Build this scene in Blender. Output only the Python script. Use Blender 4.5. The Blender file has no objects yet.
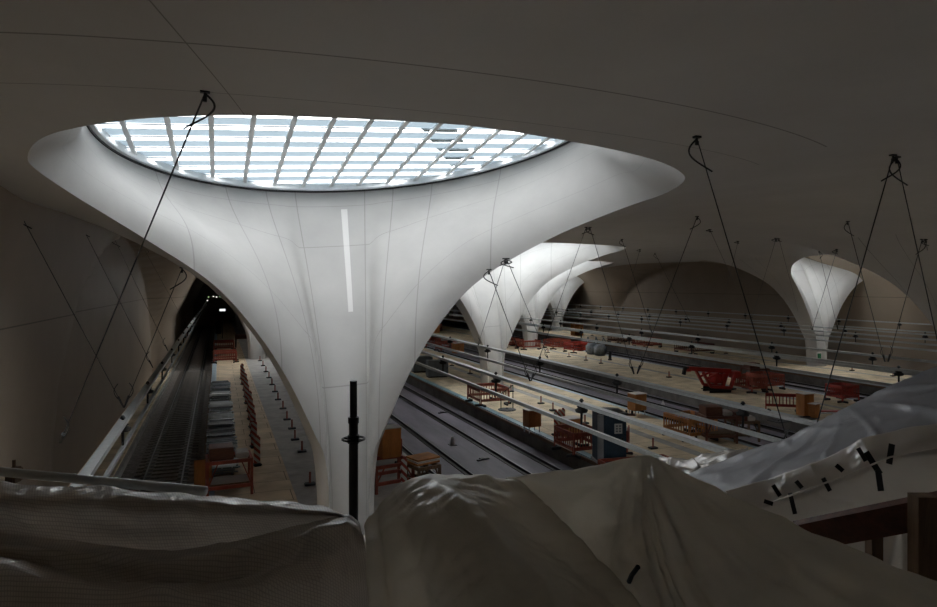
import bpy, bmesh, math, random
from mathutils import Vector, Matrix
random.seed(7)
PI = math.pi
sc = bpy.context.scene
COL = sc.collection

# ------------------------------------------------------------------ camera
F = 650.0
HC = 7.62                      # camera height above the platform tops (z = 0)
VPX, HZ = 218.0, 285.0
YAW = math.atan((468.5 - VPX) / F)
FWD = Vector((math.sin(YAW), math.cos(YAW), 0))
RGT = Vector((math.cos(YAW), -math.sin(YAW), 0))
CAM = Vector((0, 0, HC))
cd = bpy.data.cameras.new('camera')
cam = bpy.data.objects.new('camera', cd)
COL.objects.link(cam)
cam.location = CAM
cam.rotation_euler = (PI / 2, 0, -YAW)
cd.sensor_width = 36.0
cd.lens = F / 937.0 * 36.0
cd.shift_y = -(303.5 - HZ) / 937.0
cd.clip_start = 0.05
cd.clip_end = 600
sc.camera = cam

# ------------------------------------------------------------------ world, exposure
w = bpy.data.worlds.new('overcast_sky')
sc.world = w
w.use_nodes = True
bgn = w.node_tree.nodes['Background']
bgn.inputs['Color'].default_value = (1.0, 0.965, 0.94, 1)
bgn.inputs['Strength'].default_value = 1.0
sc.view_settings.view_transform = 'Standard'
sc.view_settings.look = 'None'
sc.view_settings.gamma = 1.0
sc.view_settings.use_curve_mapping = False
sc.view_settings.exposure = 3.32
sc.cycles.max_bounces = 10
sc.cycles.diffuse_bounces = 6
sc.cycles.transparent_max_bounces = 12
sc.cycles.use_denoising = True

# ------------------------------------------------------------------ lattice
PX = [3.74, 19.5, 35.3, 52.9]                 # column rows, one on each platform
YS = {0: [-30.0, 20.4, 70.8, 121.2], 1: [-55.2, -4.8, 45.6, 96.0, 146.4],
      2: [-30.0, 20.4, 70.8, 121.2], 3: [-55.2, -4.8, 45.6, 96.0, 146.4]}
XL, XR = -5.6, 60.6
Y0, Y1 = -30.0, 146.4
COLS = [(PX[k], y, k) for k in range(4) for y in YS[k]]
TRACKS = [-2.2, 9.65, 13.6, 25.45, 29.4, 41.25, 45.2, 57.05]
PLAT = [(-0.5, 7.9), (15.3, 23.7), (31.1, 39.5), (46.9, 55.3)]

RING_C = Vector((0.10, -3.0, HC + 4.2))
RING_R = 6.72
TX, TY = 0.07, -0.12
# portals for the daylight that comes in through the roof eyes
def has_eye(x, y):
    return -40 < y < 100
for (cx, cy, k) in COLS:
    if has_eye(cx, cy):
        ld = bpy.data.lights.new('roof_eye_portal', 'AREA')
        ld.shape = 'DISK'
        ld.size = RING_R * 2
        ld.energy = 1
        ld.cycles.is_portal = True
        lo = bpy.data.objects.new('roof_eye_portal', ld)
        n = Vector((-TX, -TY, 1)).normalized()
        lo.rotation_euler = n.to_track_quat('Z', 'Y').to_euler()
        lo.location = Vector((cx, cy, 0)) + RING_C + n * 0.1
        COL.objects.link(lo)

# ------------------------------------------------------------------ maths helpers
def P(px, py, d):
    return CAM + FWD * d + RGT * ((px - 468.5) / F * d) + Vector((0, 0, (HZ - py) / F * d))

def G(px, py, z=0.0):
    return P(px, py, F * (HC - z) / (py - HZ))

def GX(px, X, z=0.0):
    """ground point seen in column px on the line of constant X"""
    t = (px - 468.5) / F
    dx = FWD.x + RGT.x * t
    dy = FWD.y + RGT.y * t
    return Vector((X, X * dy / dx, z))

def pchip(xs, ys):
    n = len(xs)
    h = [xs[i + 1] - xs[i] for i in range(n - 1)]
    s = [(ys[i + 1] - ys[i]) / h[i] for i in range(n - 1)]
    m = [0.0] * n
    m[0], m[-1] = s[0], s[-1]
    for i in range(1, n - 1):
        if s[i - 1] * s[i] > 0:
            a, b = 2 * h[i] + h[i - 1], h[i] + 2 * h[i - 1]
            m[i] = (a + b) / (a / s[i - 1] + b / s[i])
    def f(x):
        if x <= xs[0]: return ys[0]
        if x >= xs[-1]: return ys[-1]
        i = 0
        while xs[i + 1] < x: i += 1
        t = (x - xs[i]) / h[i]
        t2, t3 = t * t, t * t * t
        return (ys[i] * (2 * t3 - 3 * t2 + 1) + h[i] * m[i] * (t3 - 2 * t2 + t)
                + ys[i + 1] * (3 * t2 - 2 * t3) + h[i] * m[i + 1] * (t3 - t2))
    return f

ZTOP = HC + 3.15
fun = pchip([.85, .90, 1.02, 1.2, 1.5, 2.0, 2.8, 4.0, 5.5, 7.4, 9.2, 12, 18, 25],
            [0, 1.4, 2.5, 3.0, 3.75, 4.85, 6.2, 7.6, 8.6, 9.5, 10.05, 10.4, 10.7, ZTOP])

def ceil_z(x, y):
    d = 0.0
    for (cx, cy, k) in COLS:
        r = math.hypot(x - cx, y - cy)
        if r < 25: d += ZTOP - fun(r)
    # edge columns in the neighbouring bays just outside the list do not exist
    return max(-0.0, ZTOP - d)

# ------------------------------------------------------------------ materials
def new_mat(name):
    m = bpy.data.materials.new(name)
    m.use_nodes = True
    nt = m.node_tree
    return m, nt, nt.nodes['Principled BSDF']

def mat(name, rgb, rough=.6, metal=0.0, var=.12, scale=3.0, spec=.5, bump=0.0, bscale=30.0, rgb2=None, stretch=None, emit=None):
    m, nt, b = new_mat(name)
    b.inputs['Roughness'].default_value = rough
    b.inputs['Metallic'].default_value = metal
    b.inputs['Specular IOR Level'].default_value = spec
    tc = nt.nodes.new('ShaderNodeTexCoord')
    src = tc.outputs['Object']
    if stretch:
        mp = nt.nodes.new('ShaderNodeMapping')
        mp.inputs['Scale'].default_value = stretch
        nt.links.new(src, mp.inputs['Vector'])
        src = mp.outputs['Vector']
    n = nt.nodes.new('ShaderNodeTexNoise')
    n.inputs['Scale'].default_value = scale
    n.inputs['Detail'].default_value = 6
    n.inputs['Roughness'].default_value = .65
    nt.links.new(src, n.inputs['Vector'])
    cr = nt.nodes.new('ShaderNodeValToRGB')
    c2 = rgb2 or tuple(c * (1 - var * 2) for c in rgb)
    c1 = rgb if rgb2 else tuple(min(1, c * (1 + var)) for c in rgb)
    cr.color_ramp.elements[0].position = .3
    cr.color_ramp.elements[1].position = .7
    cr.color_ramp.elements[0].color = (*c2, 1)
    cr.color_ramp.elements[1].color = (*c1, 1)
    nt.links.new(n.outputs['Fac'], cr.inputs['Fac'])
    nt.links.new(cr.outputs['Color'], b.inputs['Base Color'])
    if bump:
        n2 = nt.nodes.new('ShaderNodeTexNoise')
        n2.inputs['Scale'].default_value = bscale
        n2.inputs['Detail'].default_value = 4
        nt.links.new(src, n2.inputs['Vector'])
        bp = nt.nodes.new('ShaderNodeBump')
        bp.inputs['Strength'].default_value = bump
        bp.inputs['Distance'].default_value = .05
        nt.links.new(n2.outputs['Fac'], bp.inputs['Height'])
        nt.links.new(bp.outputs['Normal'], b.inputs['Normal'])
    if emit:
        b.inputs['Emission Color'].default_value = (*emit[0], 1)
        b.inputs['Emission Strength'].default_value = emit[1]
    return m

def concrete(name, rgb, seams_u=(), seams_v=(), wu=.0012, wv=.003, stain=.10, ring=False, dark=.72, streak=False):
    """pale formwork concrete with thin dark pour joints laid out in UV"""
    m, nt, b = new_mat(name)
    L = nt.links.new
    b.inputs['Roughness'].default_value = .55
    b.inputs['Specular IOR Level'].default_value = .35
    tc = nt.nodes.new('ShaderNodeTexCoord')
    n = nt.nodes.new('ShaderNodeTexNoise'); n.inputs['Scale'].default_value = .35; n.inputs['Detail'].default_value = 8
    n.inputs['Roughness'].default_value = .6
    L(tc.outputs['Object'], n.inputs['Vector'])
    cr = nt.nodes.new('ShaderNodeValToRGB')
    cr.color_ramp.elements[0].position = .25; cr.color_ramp.elements[1].position = .75
    cr.color_ramp.elements[0].color = tuple(c * (1 - stain) for c in rgb) + (1,)
    cr.color_ramp.elements[1].color = tuple(min(1, c * (1 + stain * .5)) for c in rgb) + (1,)
    L(n.outputs['Fac'], cr.inputs['Fac'])
    col = cr.outputs['Color']
    if seams_u or seams_v:
        uv = nt.nodes.new('ShaderNodeSeparateXYZ')
        L(tc.outputs['UV'], uv.inputs[0])
        mask = None
        for axis, vals, wd in (('X', seams_u, wu), ('Y', seams_v, wv)):
            for v in vals:
                c = nt.nodes.new('ShaderNodeMath'); c.operation = 'COMPARE'
                c.inputs[1].default_value = v; c.inputs[2].default_value = wd * (.6 if axis == 'Y' else 1)
                L(uv.outputs[axis], c.inputs[0])
                if mask is None: mask = c.outputs[0]
                else:
                    mx = nt.nodes.new('ShaderNodeMath'); mx.operation = 'MAXIMUM'
                    L(mask, mx.inputs[0]); L(c.outputs[0], mx.inputs[1]); mask = mx.outputs[0]
        if ring:
            um = nt.nodes.new('ShaderNodeUVMap'); um.uv_map = 'joints'
            u2 = nt.nodes.new('ShaderNodeSeparateXYZ'); L(um.outputs[0], u2.inputs[0])
            for ax, ee in (('X', .0022), ('Y', .0014)):
                c = nt.nodes.new('ShaderNodeMath'); c.operation = 'COMPARE'
                c.inputs[1].default_value = 1.0; c.inputs[2].default_value = ee
                L(u2.outputs[ax], c.inputs[0])
                mx = nt.nodes.new('ShaderNodeMath'); mx.operation = 'MAXIMUM'
                L(mask, mx.inputs[0]); L(c.outputs[0], mx.inputs[1]); mask = mx.outputs[0]
        mul = nt.nodes.new('ShaderNodeMath'); mul.operation = 'MULTIPLY'; mul.inputs[1].default_value = dark
        L(mask, mul.inputs[0])
        mix = nt.nodes.new('ShaderNodeMix'); mix.data_type = 'RGBA'
        L(mul.outputs[0], mix.inputs['Factor']); L(col, mix.inputs['A'])
        mix.inputs['B'].default_value = (rgb[0] * .25, rgb[1] * .25, rgb[2] * .23, 1)
        col = mix.outputs['Result']
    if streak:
        # paler strip mixed into the base colour down the middle of the hood
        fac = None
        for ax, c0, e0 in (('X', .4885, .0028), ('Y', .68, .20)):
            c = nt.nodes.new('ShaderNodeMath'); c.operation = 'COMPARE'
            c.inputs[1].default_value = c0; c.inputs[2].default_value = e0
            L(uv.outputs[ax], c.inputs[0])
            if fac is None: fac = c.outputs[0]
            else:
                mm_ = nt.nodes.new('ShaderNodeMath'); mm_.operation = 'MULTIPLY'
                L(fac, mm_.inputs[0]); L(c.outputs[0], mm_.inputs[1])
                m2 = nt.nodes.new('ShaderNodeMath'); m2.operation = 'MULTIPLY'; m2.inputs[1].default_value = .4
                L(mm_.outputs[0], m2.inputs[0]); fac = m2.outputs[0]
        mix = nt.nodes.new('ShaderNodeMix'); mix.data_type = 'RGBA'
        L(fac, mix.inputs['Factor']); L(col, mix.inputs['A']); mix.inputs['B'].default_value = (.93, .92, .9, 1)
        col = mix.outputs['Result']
    L(col, b.inputs['Base Color'])
    n2 = nt.nodes.new('ShaderNodeTexNoise'); n2.inputs['Scale'].default_value = 2.0; n2.inputs['Detail'].default_value = 3
    L(tc.outputs['Object'], n2.inputs['Vector'])
    bp = nt.nodes.new('ShaderNodeBump'); bp.inputs['Strength'].default_value = .12; bp.inputs['Distance'].default_value = .05
    L(n2.outputs['Fac'], bp.inputs['Height']); L(bp.outputs['Normal'], b.inputs['Normal'])
    return m

def planks(name, c1, c2, sx, sy, gap=.012, mortar=(.08, .06, .045), rough=.75):
    """sheets of shuttering plywood / boards laid side by side"""
    m, nt, b = new_mat(name)
    L = nt.links.new
    b.inputs['Roughness'].default_value = rough
    tc = nt.nodes.new('ShaderNodeTexCoord')
    br = nt.nodes.new('ShaderNodeTexBrick')
    br.inputs['Scale'].default_value = 1.0
    br.inputs['Brick Width'].default_value = sx
    br.inputs['Row Height'].default_value = sy
    br.inputs['Mortar Size'].default_value = gap
    br.inputs['Color1'].default_value = (*c1, 1); br.inputs['Color2'].default_value = (*c2, 1)
    br.inputs['Mortar'].default_value = (*mortar, 1)
    L(tc.outputs['Object'], br.inputs['Vector'])
    n = nt.nodes.new('ShaderNodeTexNoise'); n.inputs['Scale'].default_value = .8; n.inputs['Detail'].default_value = 8
    L(tc.outputs['Object'], n.inputs['Vector'])
    cr = nt.nodes.new('ShaderNodeValToRGB')
    cr.color_ramp.elements[0].position = .3; cr.color_ramp.elements[0].color = (.62, .6, .58, 1)
    cr.color_ramp.elements[1].position = .7; cr.color_ramp.elements[1].color = (1, 1, 1, 1)
    L(n.outputs['Fac'], cr.inputs['Fac'])
    mx = nt.nodes.new('ShaderNodeMix'); mx.data_type = 'RGBA'; mx.blend_type = 'MULTIPLY'
    mx.inputs['Factor'].default_value = 1
    L(br.outputs['Color'], mx.inputs['A']); L(cr.outputs['Color'], mx.inputs['B'])
    L(mx.outputs['Result'], b.inputs['Base Color'])
    return m

M = {}
M['shell'] = concrete('ceiling_concrete', (.56, .54, .52), seams_u=(.921,), wu=.00015, ring=True)
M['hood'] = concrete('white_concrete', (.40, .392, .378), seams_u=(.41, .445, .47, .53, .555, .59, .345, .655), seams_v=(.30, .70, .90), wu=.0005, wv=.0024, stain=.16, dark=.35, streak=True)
M['hood_plain'] = concrete('plain_white_concrete', (.60, .59, .57), seams_u=(.41, .445, .47, .53, .555, .59, .345, .655), seams_v=(.30, .70, .90), wu=.0005, wv=.0024, stain=.16, dark=.35)
M['wall'] = concrete('wall_concrete', (.35, .285, .22), seams_v=(.36,), wv=.002)
M['slab'] = mat('track_slab', (.21, .195, .22), .7, var=.2, scale=.9)
M['plum'] = mat('grey_lilac_cover_sheet', (.20, .18, .215), .6, var=.25, scale=.7, stretch=(1, .15, 1))
M['ballast'] = mat('dusty_track_bed', (.30, .27, .24), .9, var=.3, scale=6, bump=.6)
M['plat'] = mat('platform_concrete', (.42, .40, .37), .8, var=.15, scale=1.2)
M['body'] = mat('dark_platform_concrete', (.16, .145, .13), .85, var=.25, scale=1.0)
M['ply'] = planks('plywood_cover', (.80, .63, .42), (.70, .55, .37), 2.5, 1.25)
M['ply2'] = planks('pale_plywood_cover', (.86, .72, .50), (.78, .65, .44), 2.5, 1.25)
M['edge'] = mat('pale_blue_edge_strip', (.42, .52, .58), .35, var=.1, scale=2)
M['edgeteal'] = mat('teal_edge_strip', (.22, .40, .48), .35, var=.2, scale=1)
M['rail'] = mat('rusty_rail_steel', (.035, .03, .027), .5, .6, var=.2)
M['railtop'] = mat('worn_rail_head', (.30, .30, .31), .3, .8, var=.1)
M['sleeper'] = mat('concrete_sleeper', (.27, .245, .22), .85, var=.2)
M['alu'] = mat('galvanised_steel', (.50, .52, .52), .35, .5, var=.08, scale=8)
M['darkmetal'] = mat('dark_steel', (.05, .05, .052), .45, .6, var=.2, scale=9)
M['black'] = mat('black_rubber', (.012, .012, .013), .5, var=.2)
M['white'] = mat('white_painted_steel', (.88, .91, .93), .4, var=.04)
M['walk'] = mat('matt_dark_grating', (.02, .022, .02), 1.0, var=.1, spec=0.0)
M['bar'] = mat('grey_blue_glazing_bar', (.58, .64, .68), .5, var=.05)
M['red'] = mat('red_plastic', (.42, .045, .03), .5, var=.2, scale=3)
M['redbrown'] = mat('faded_red_plastic', (.34, .07, .04), .6, var=.25, scale=3)
M['redwhite'] = mat('pale_plastic', (.55, .50, .46), .5, var=.1)
M['orange'] = mat('orange_plywood', (.50, .20, .055), .7, var=.2, scale=2, stretch=(1, 1, .3))
M['crane'] = mat('red_machine_paint', (.42, .02, .018), .35, var=.15)
M['navy'] = mat('dark_blue_plastic', (.02, .05, .085), .5, var=.15)
M['greyplastic'] = mat('grey_plastic', (.30, .32, .34), .5, var=.1)
M['greymetal'] = mat('grey_sheet_metal', (.20, .23, .25), .45, .2, var=.12)
M['sack'] = mat('grey_blue_fabric', (.30, .33, .37), .8, var=.2, bump=.4, bscale=4)
M['wood'] = mat('brown_glazed_timber', (.14, .045, .025), .5, var=.25, scale=3, stretch=(1, 8, 8))
M['wood2'] = mat('yellow_brown_timber', (.16, .09, .045), .6, var=.25, scale=3, stretch=(8, 8, 1))
M['tape'] = mat('dark_adhesive_tape', (.012, .014, .018), .3, var=.1)
M['bluetape'] = mat('dark_blue_adhesive_tape', (.02, .035, .07), .3, var=.1)
M['lamp'] = mat('lamp_glow', (.9, .9, .85), .5, emit=((1, .97, .9), .10))
M['signlit'] = mat('lit_sign_face', (.9, .9, .95), .5, emit=((.9, .95, 1), .12))
M['greenlit'] = mat('green_lamp_glow', (.3, .8, .4), .5, emit=((.7, 1, .5), .05))
M['paper'] = mat('white_paper', (.7, .7, .68), .6, var=.03)

def striped():
    m, nt, b = new_mat('red_white_stripes')
    b.inputs['Roughness'].default_value = .4
    L = nt.links.new
    tc = nt.nodes.new('ShaderNodeTexCoord')
    sp = nt.nodes.new('ShaderNodeSeparateXYZ'); L(tc.outputs['Object'], sp.inputs[0])
    a = nt.nodes.new('ShaderNodeMath'); a.operation = 'ADD'; L(sp.outputs['X'], a.inputs[0]); L(sp.outputs['Z'], a.inputs[1])
    f = nt.nodes.new('ShaderNodeMath'); f.operation = 'MULTIPLY'; f.inputs[1].default_value = 3.4; L(a.outputs[0], f.inputs[0])
    fr = nt.nodes.new('ShaderNodeMath'); fr.operation = 'FRACT'; L(f.outputs[0], fr.inputs[0])
    g = nt.nodes.new('ShaderNodeMath'); g.operation = 'GREATER_THAN'; g.inputs[1].default_value = .5; L(fr.outputs[0], g.inputs[0])
    mx = nt.nodes.new('ShaderNodeMix'); mx.data_type = 'RGBA'; L(g.outputs[0], mx.inputs['Factor'])
    mx.inputs['A'].default_value = (.38, .05, .03, 1); mx.inputs['B'].default_value = (.55, .53, .5, 1)
    L(mx.outputs['Result'], b.inputs['Base Color'])
    return m
M['stripes'] = striped()

def sheetmat(name, rgb, rough, weave=0.0, trans=0.0, bump=.35, bscale=3.0):
    m, nt, b = new_mat(name)
    L = nt.links.new
    b.inputs['Roughness'].default_value = rough
    b.inputs['Specular IOR Level'].default_value = 1.0
    tc = nt.nodes.new('ShaderNodeTexCoord')
    n = nt.nodes.new('ShaderNodeTexNoise'); n.inputs['Scale'].default_value = 1.4; n.inputs['Detail'].default_value = 6
    L(tc.outputs['Object'], n.inputs['Vector'])
    cr = nt.nodes.new('ShaderNodeValToRGB')
    cr.color_ramp.elements[0].position = .3; cr.color_ramp.elements[0].color = tuple(c * .8 for c in rgb) + (1,)
    cr.color_ramp.elements[1].position = .7; cr.color_ramp.elements[1].color = (*rgb, 1)
    L(n.outputs['Fac'], cr.inputs['Fac'])
    col = cr.outputs['Color']
    n2 = nt.nodes.new('ShaderNodeTexNoise'); n2.inputs['Scale'].default_value = bscale; n2.inputs['Detail'].default_value = 5
    n2.inputs['Distortion'].default_value = .8
    L(tc.outputs['Object'], n2.inputs['Vector'])
    h = n2.outputs['Fac']
    if weave:
        wv = []
        uvn = nt.nodes.new('ShaderNodeSeparateXYZ'); L(tc.outputs['UV'], uvn.inputs[0])
        for ax, k in (('X', 150.0), ('Y', 95.0)):
            a = nt.nodes.new('ShaderNodeMath'); a.operation = 'MULTIPLY'; a.inputs[1].default_value = k
            L(uvn.outputs[ax], a.inputs[0])
            s = nt.nodes.new('ShaderNodeMath'); s.operation = 'FRACT'; L(a.outputs[0], s.inputs[0])
            g = nt.nodes.new('ShaderNodeMath'); g.operation = 'LESS_THAN'; g.inputs[1].default_value = .25
            L(s.outputs[0], g.inputs[0]); wv.append(g)
        mxm = nt.nodes.new('ShaderNodeMath'); mxm.operation = 'MAXIMUM'
        L(wv[0].outputs[0], mxm.inputs[0]); L(wv[1].outputs[0], mxm.inputs[1])
        sc_ = nt.nodes.new('ShaderNodeMath'); sc_.operation = 'MULTIPLY'; sc_.inputs[1].default_value = weave
        L(mxm.outputs[0], sc_.inputs[0])
        mix = nt.nodes.new('ShaderNodeMix'); mix.data_type = 'RGBA'
        L(sc_.outputs[0], mix.inputs['Factor']); L(col, mix.inputs['A'])
        mix.inputs['B'].default_value = (rgb[0] * .45, rgb[1] * .45, rgb[2] * .45, 1)
        col = mix.outputs['Result']
    L(col, b.inputs['Base Color'])
    bp = nt.nodes.new('ShaderNodeBump'); bp.inputs['Strength'].default_value = bump; bp.inputs['Distance'].default_value = .06
    L(h, bp.inputs['Height']); L(bp.outputs['Normal'], b.inputs['Normal'])
    if trans:
        out = nt.nodes['Material Output']
        t = nt.nodes.new('ShaderNodeBsdfTranslucent'); L(col, t.inputs['Color'])
        mx = nt.nodes.new('ShaderNodeMixShader'); mx.inputs[0].default_value = trans
        L(b.outputs[0], mx.inputs[1]); L(t.outputs[0], mx.inputs[2])
        g = nt.nodes.new('ShaderNodeBsdfGlossy'); g.inputs['Roughness'].default_value = rough * .9
        L(bp.outputs['Normal'], g.inputs['Normal'])
        m2 = nt.nodes.new('ShaderNodeMixShader'); m2.inputs[0].default_value = .16
        L(mx.outputs[0], m2.inputs[1]); L(g.outputs[0], m2.inputs[2]); L(m2.outputs[0], out.inputs['Surface'])
    return m
M['mesh_tarp'] = sheetmat('woven_grid_tarpaulin', (.78, .73, .67), .22, weave=.5, bump=.9, trans=.7, bscale=5.0)
M['tarp'] = sheetmat('olive_grey_tarpaulin', (.84, .80, .72), .24, bump=.9, trans=.8, bscale=4.0)
M['taped'] = sheetmat('pale_grey_tarpaulin', (.82, .78, .73), .28, bump=.6, trans=.7)
M['film'] = sheetmat('bluish_plastic_film', (.27, .275, .30), .35, bump=.3, trans=.4)

def pane_clear():
    m, nt, b = new_mat('clear_roof_glass')
    out = nt.nodes['Material Output']
    nt.nodes.remove(b)
    t = nt.nodes.new('ShaderNodeBsdfTransparent'); t.inputs['Color'].default_value = (.93, .97, 1, 1)
    g = nt.nodes.new('ShaderNodeBsdfGlossy'); g.inputs['Roughness'].default_value = .05
    mx = nt.nodes.new('ShaderNodeMixShader'); mx.inputs[0].default_value = .04
    nt.links.new(t.outputs[0], mx.inputs[1]); nt.links.new(g.outputs[0], mx.inputs[2])
    nt.links.new(mx.outputs[0], out.inputs['Surface'])
    return m
def pane_frost():
    m, nt, b = new_mat('printed_blue_grey_glass')
    out = nt.nodes['Material Output']
    nt.nodes.remove(b)
    t = nt.nodes.new('ShaderNodeBsdfTranslucent'); t.inputs['Color'].default_value = (.078, .102, .12, 1)
    d = nt.nodes.new('ShaderNodeBsdfDiffuse'); d.inputs['Color'].default_value = (.5, .56, .6, 1)
    mx = nt.nodes.new('ShaderNodeMixShader'); mx.inputs[0].default_value = .4
    nt.links.new(t.outputs[0], mx.inputs[1]); nt.links.new(d.outputs[0], mx.inputs[2])
    nt.links.new(mx.outputs[0], out.inputs['Surface'])
    return m
M['clear'] = pane_clear()
M['frost'] = pane_frost()

# ------------------------------------------------------------------ mesh helpers
def link(name, me, material, parent=None, smooth=False):
    o = bpy.data.objects.new(name, me)
    COL.objects.link(o)
    if material: me.materials.append(material)
    if parent: o.parent = parent
    if smooth:
        for p in me.polygons: p.use_smooth = True
    return o

def tag(o, label=None, cat=None, group=None, kind=None):
    if label: o['label'] = label
    if cat: o['category'] = cat
    if group: o['group'] = group
    if kind: o['kind'] = kind
    return o

def empty(name, loc, rz=0, label=None, cat=None, group=None):
    o = bpy.data.objects.new(name, None)
    o.empty_display_size = .2
    COL.objects.link(o)
    o.location = loc
    o.rotation_euler = (0, 0, rz)
    return tag(o, label, cat, group)

def copy_tree(o, parent=None):
    c = o.copy()
    COL.objects.link(c)
    if parent: c.parent = parent
    for ch in list(o.children): copy_tree(ch, c)
    return c

class MB:
    def __init__(s): s.bm = bmesh.new()
    def box(s, c, size, rz=0.0, bev=0.0):
        m = Matrix.Translation(Vector(c)) @ Matrix.Rotation(rz, 4, 'Z') @ Matrix.Diagonal((*size, 1))
        r = bmesh.ops.create_cube(s.bm, size=1.0, matrix=m)
        if bev:
            es = list({e for v in r['verts'] for e in v.link_edges})
            bmesh.ops.bevel(s.bm, geom=es, offset=bev, segments=2, affect='EDGES')
        return s
    def bar(s, p, q, a, b=None, up=Vector((0, 0, 1))):
        p, q = Vector(p), Vector(q)
        b = b or a
        d = (q - p)
        L = d.length
        if L < 1e-6: return s
        z = d.normalized()
        x = z.cross(up)
        if x.length < 1e-3: x = z.cross(Vector((0, 1, 0)))
        x.normalize()
        y = z.cross(x)
        R = Matrix((x, y, z)).transposed().to_4x4()
        m = Matrix.Translation((p + q) / 2) @ R @ Matrix.Diagonal((a, b, L, 1))
        bmesh.ops.create_cube(s.bm, size=1.0, matrix=m)
        return s
    def tube(s, p, q, r, seg=10, r2=None):
        p, q = Vector(p), Vector(q)
        d = q - p
        m = Matrix.Translation((p + q) / 2) @ d.to_track_quat('Z', 'Y').to_matrix().to_4x4()
        bmesh.ops.create_cone(s.bm, cap_ends=True, segments=seg, radius1=r, radius2=r if r2 is None else r2, depth=d.length, matrix=m)
        return s
    def path(s, pts, r, seg=6):
        for a, b in zip(pts[:-1], pts[1:]): s.tube(a, b, r, seg)
        return s
    def sph(s, c, r, sz=(1, 1, 1)):
        bmesh.ops.create_uvsphere(s.bm, u_segments=12, v_segments=8, radius=r,
                                  matrix=Matrix.Translation(Vector(c)) @ Matrix.Diagonal((*sz, 1)))
        return s
    def poly(s, pts, thick=0.0, n=Vector((0, 0, 1))):
        vs = [s.bm.verts.new(Vector(p)) for p in pts]
        f = s.bm.faces.new(vs)
        if thick:
            r = bmesh.ops.extrude_face_region(s.bm, geom=[f])
            for v in r['geom']:
                if isinstance(v, bmesh.types.BMVert): v.co += n * thick
        return s
    def lathe(s, prof, c=(0, 0, 0), seg=16):
        c = Vector(c)
        rings = []
        for r, z in prof:
            rings.append([s.bm.verts.new(c + Vector((r * math.cos(2 * PI * i / seg), r * math.sin(2 * PI * i / seg), z))) for i in range(seg)])
        for a, b in zip(rings[:-1], rings[1:]):
            for i in range(seg):
                j = (i + 1) % seg
                s.bm.faces.new((a[i], a[j], b[j], b[i]))
        s.bm.faces.new(rings[0][::-1]); s.bm.faces.new(rings[-1])
        return s
    def build(s, name, material, parent=None, smooth=False):
        bmesh.ops.recalc_face_normals(s.bm, faces=s.bm.faces)
        me = bpy.data.meshes.new(name)
        s.bm.to_mesh(me)
        s.bm.free()
        return link(name, me, material, parent, smooth)

def grid_mesh(name, rows, material, parent=None, uvs=None, closed=False, smooth=True):
    """rows: equally long lists of points"""
    nv = len(rows[0])
    verts = [tuple(p) for r in rows for p in r]
    faces, fuv = [], []
    for i in range(len(rows) - 1):
        for j in range(nv if closed else nv - 1):
            k = (j + 1) % nv
            faces.append((i * nv + j, i * nv + k, (i + 1) * nv + k, (i + 1) * nv + j))
            if uvs:
                k2 = j + 1
                fuv += [uvs(i, j), uvs(i, k2), uvs(i + 1, k2), uvs(i + 1, j)]
    me = bpy.data.meshes.new(name)
    me.from_pydata(verts, [], faces)
    if uvs:
        ul = me.uv_layers.new(name='UVMap')
        for li, uv in enumerate(fuv): ul.data[li].uv = uv
    me.update()
    return link(name, me, material, parent, smooth)

# ------------------------------------------------------------------ the chalice shell
def joints(me, cells):
    """second UV layer: elliptical joint coordinate around each roof eye; cells = (first loop, cx, cy)"""
    ul = me.uv_layers.new(name='joints')
    vs, ls = me.vertices, me.loops
    cells = cells + [(len(ls), 0, 0)]
    for (a, cx, cy), (b, _, _) in zip(cells[:-1], cells[1:]):
        for li in range(a, b):
            p = vs[ls[li].vertex_index].co
            dx, dy = p.x - cx + .2, p.y - cy + 5.0
            ul.data[li].uv = (math.hypot(dx / 12.5, dy / 7.5), math.hypot(dx / 10.9, dy / 5.9))
# lip of the hood: ring angle a (deg, 0 = far/stem side) -> radius, azimuth from forward (deg)
FA = 12.0                     # ring angle that meets the corner of the foot
_A = [0, 12, 17, 23, 30, 38, 48, 59, 72, 86, 99, 118, 135, 155, 180]
_R = [.85, .85, .98, 1.35, 1.95, 2.7, 3.7, 4.9, 6.2, 7.9, 9.5, 10.3, 10.4, 10.4, 10.5]
_Z = [0, 41, 47, 58, 66, 71, 73, 72, 68, 61, 52, 38, 26, 13, 0]
lip_r = pchip(_A, _R)
lip_az = pchip(_A, _Z)
NA = 144
ALPH = [i * 180.0 / NA for i in range(NA + 1)]

def lip_pt(a, side, cx, cy, k=0):
    """a 0..180, side +-1 ; returns world point"""
    r, az = lip_r(a), math.radians(lip_az(a) if a > FA else a / FA * 41)
    if side < 0: r -= .42 * math.exp(-((a - 104) / 24.0) ** 2)
    x, y = cx + side * r * math.sin(az), cy - r * math.cos(az)
    z = fun(r) if r < 1.2 else ceil_z(x, y)
    return Vector((x, y, z))

def ring_pt(a, side, cx, cy, rr=RING_R):
    an = math.radians(a)
    dx, dy = side * rr * math.sin(an), rr * math.cos(an)
    return Vector((cx, cy, 0)) + RING_C + Vector((dx, dy, TX * dx + TY * dy))

def full_loop(f, cx, cy):
    """closed loop: right side from near (180) to foot (0), then left side back"""
    pts = [f(a, 1, cx, cy) for a in reversed(ALPH)]
    pts += [f(a, -1, cx, cy) for a in ALPH[1:]]
    return pts            # first and last coincide

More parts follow.
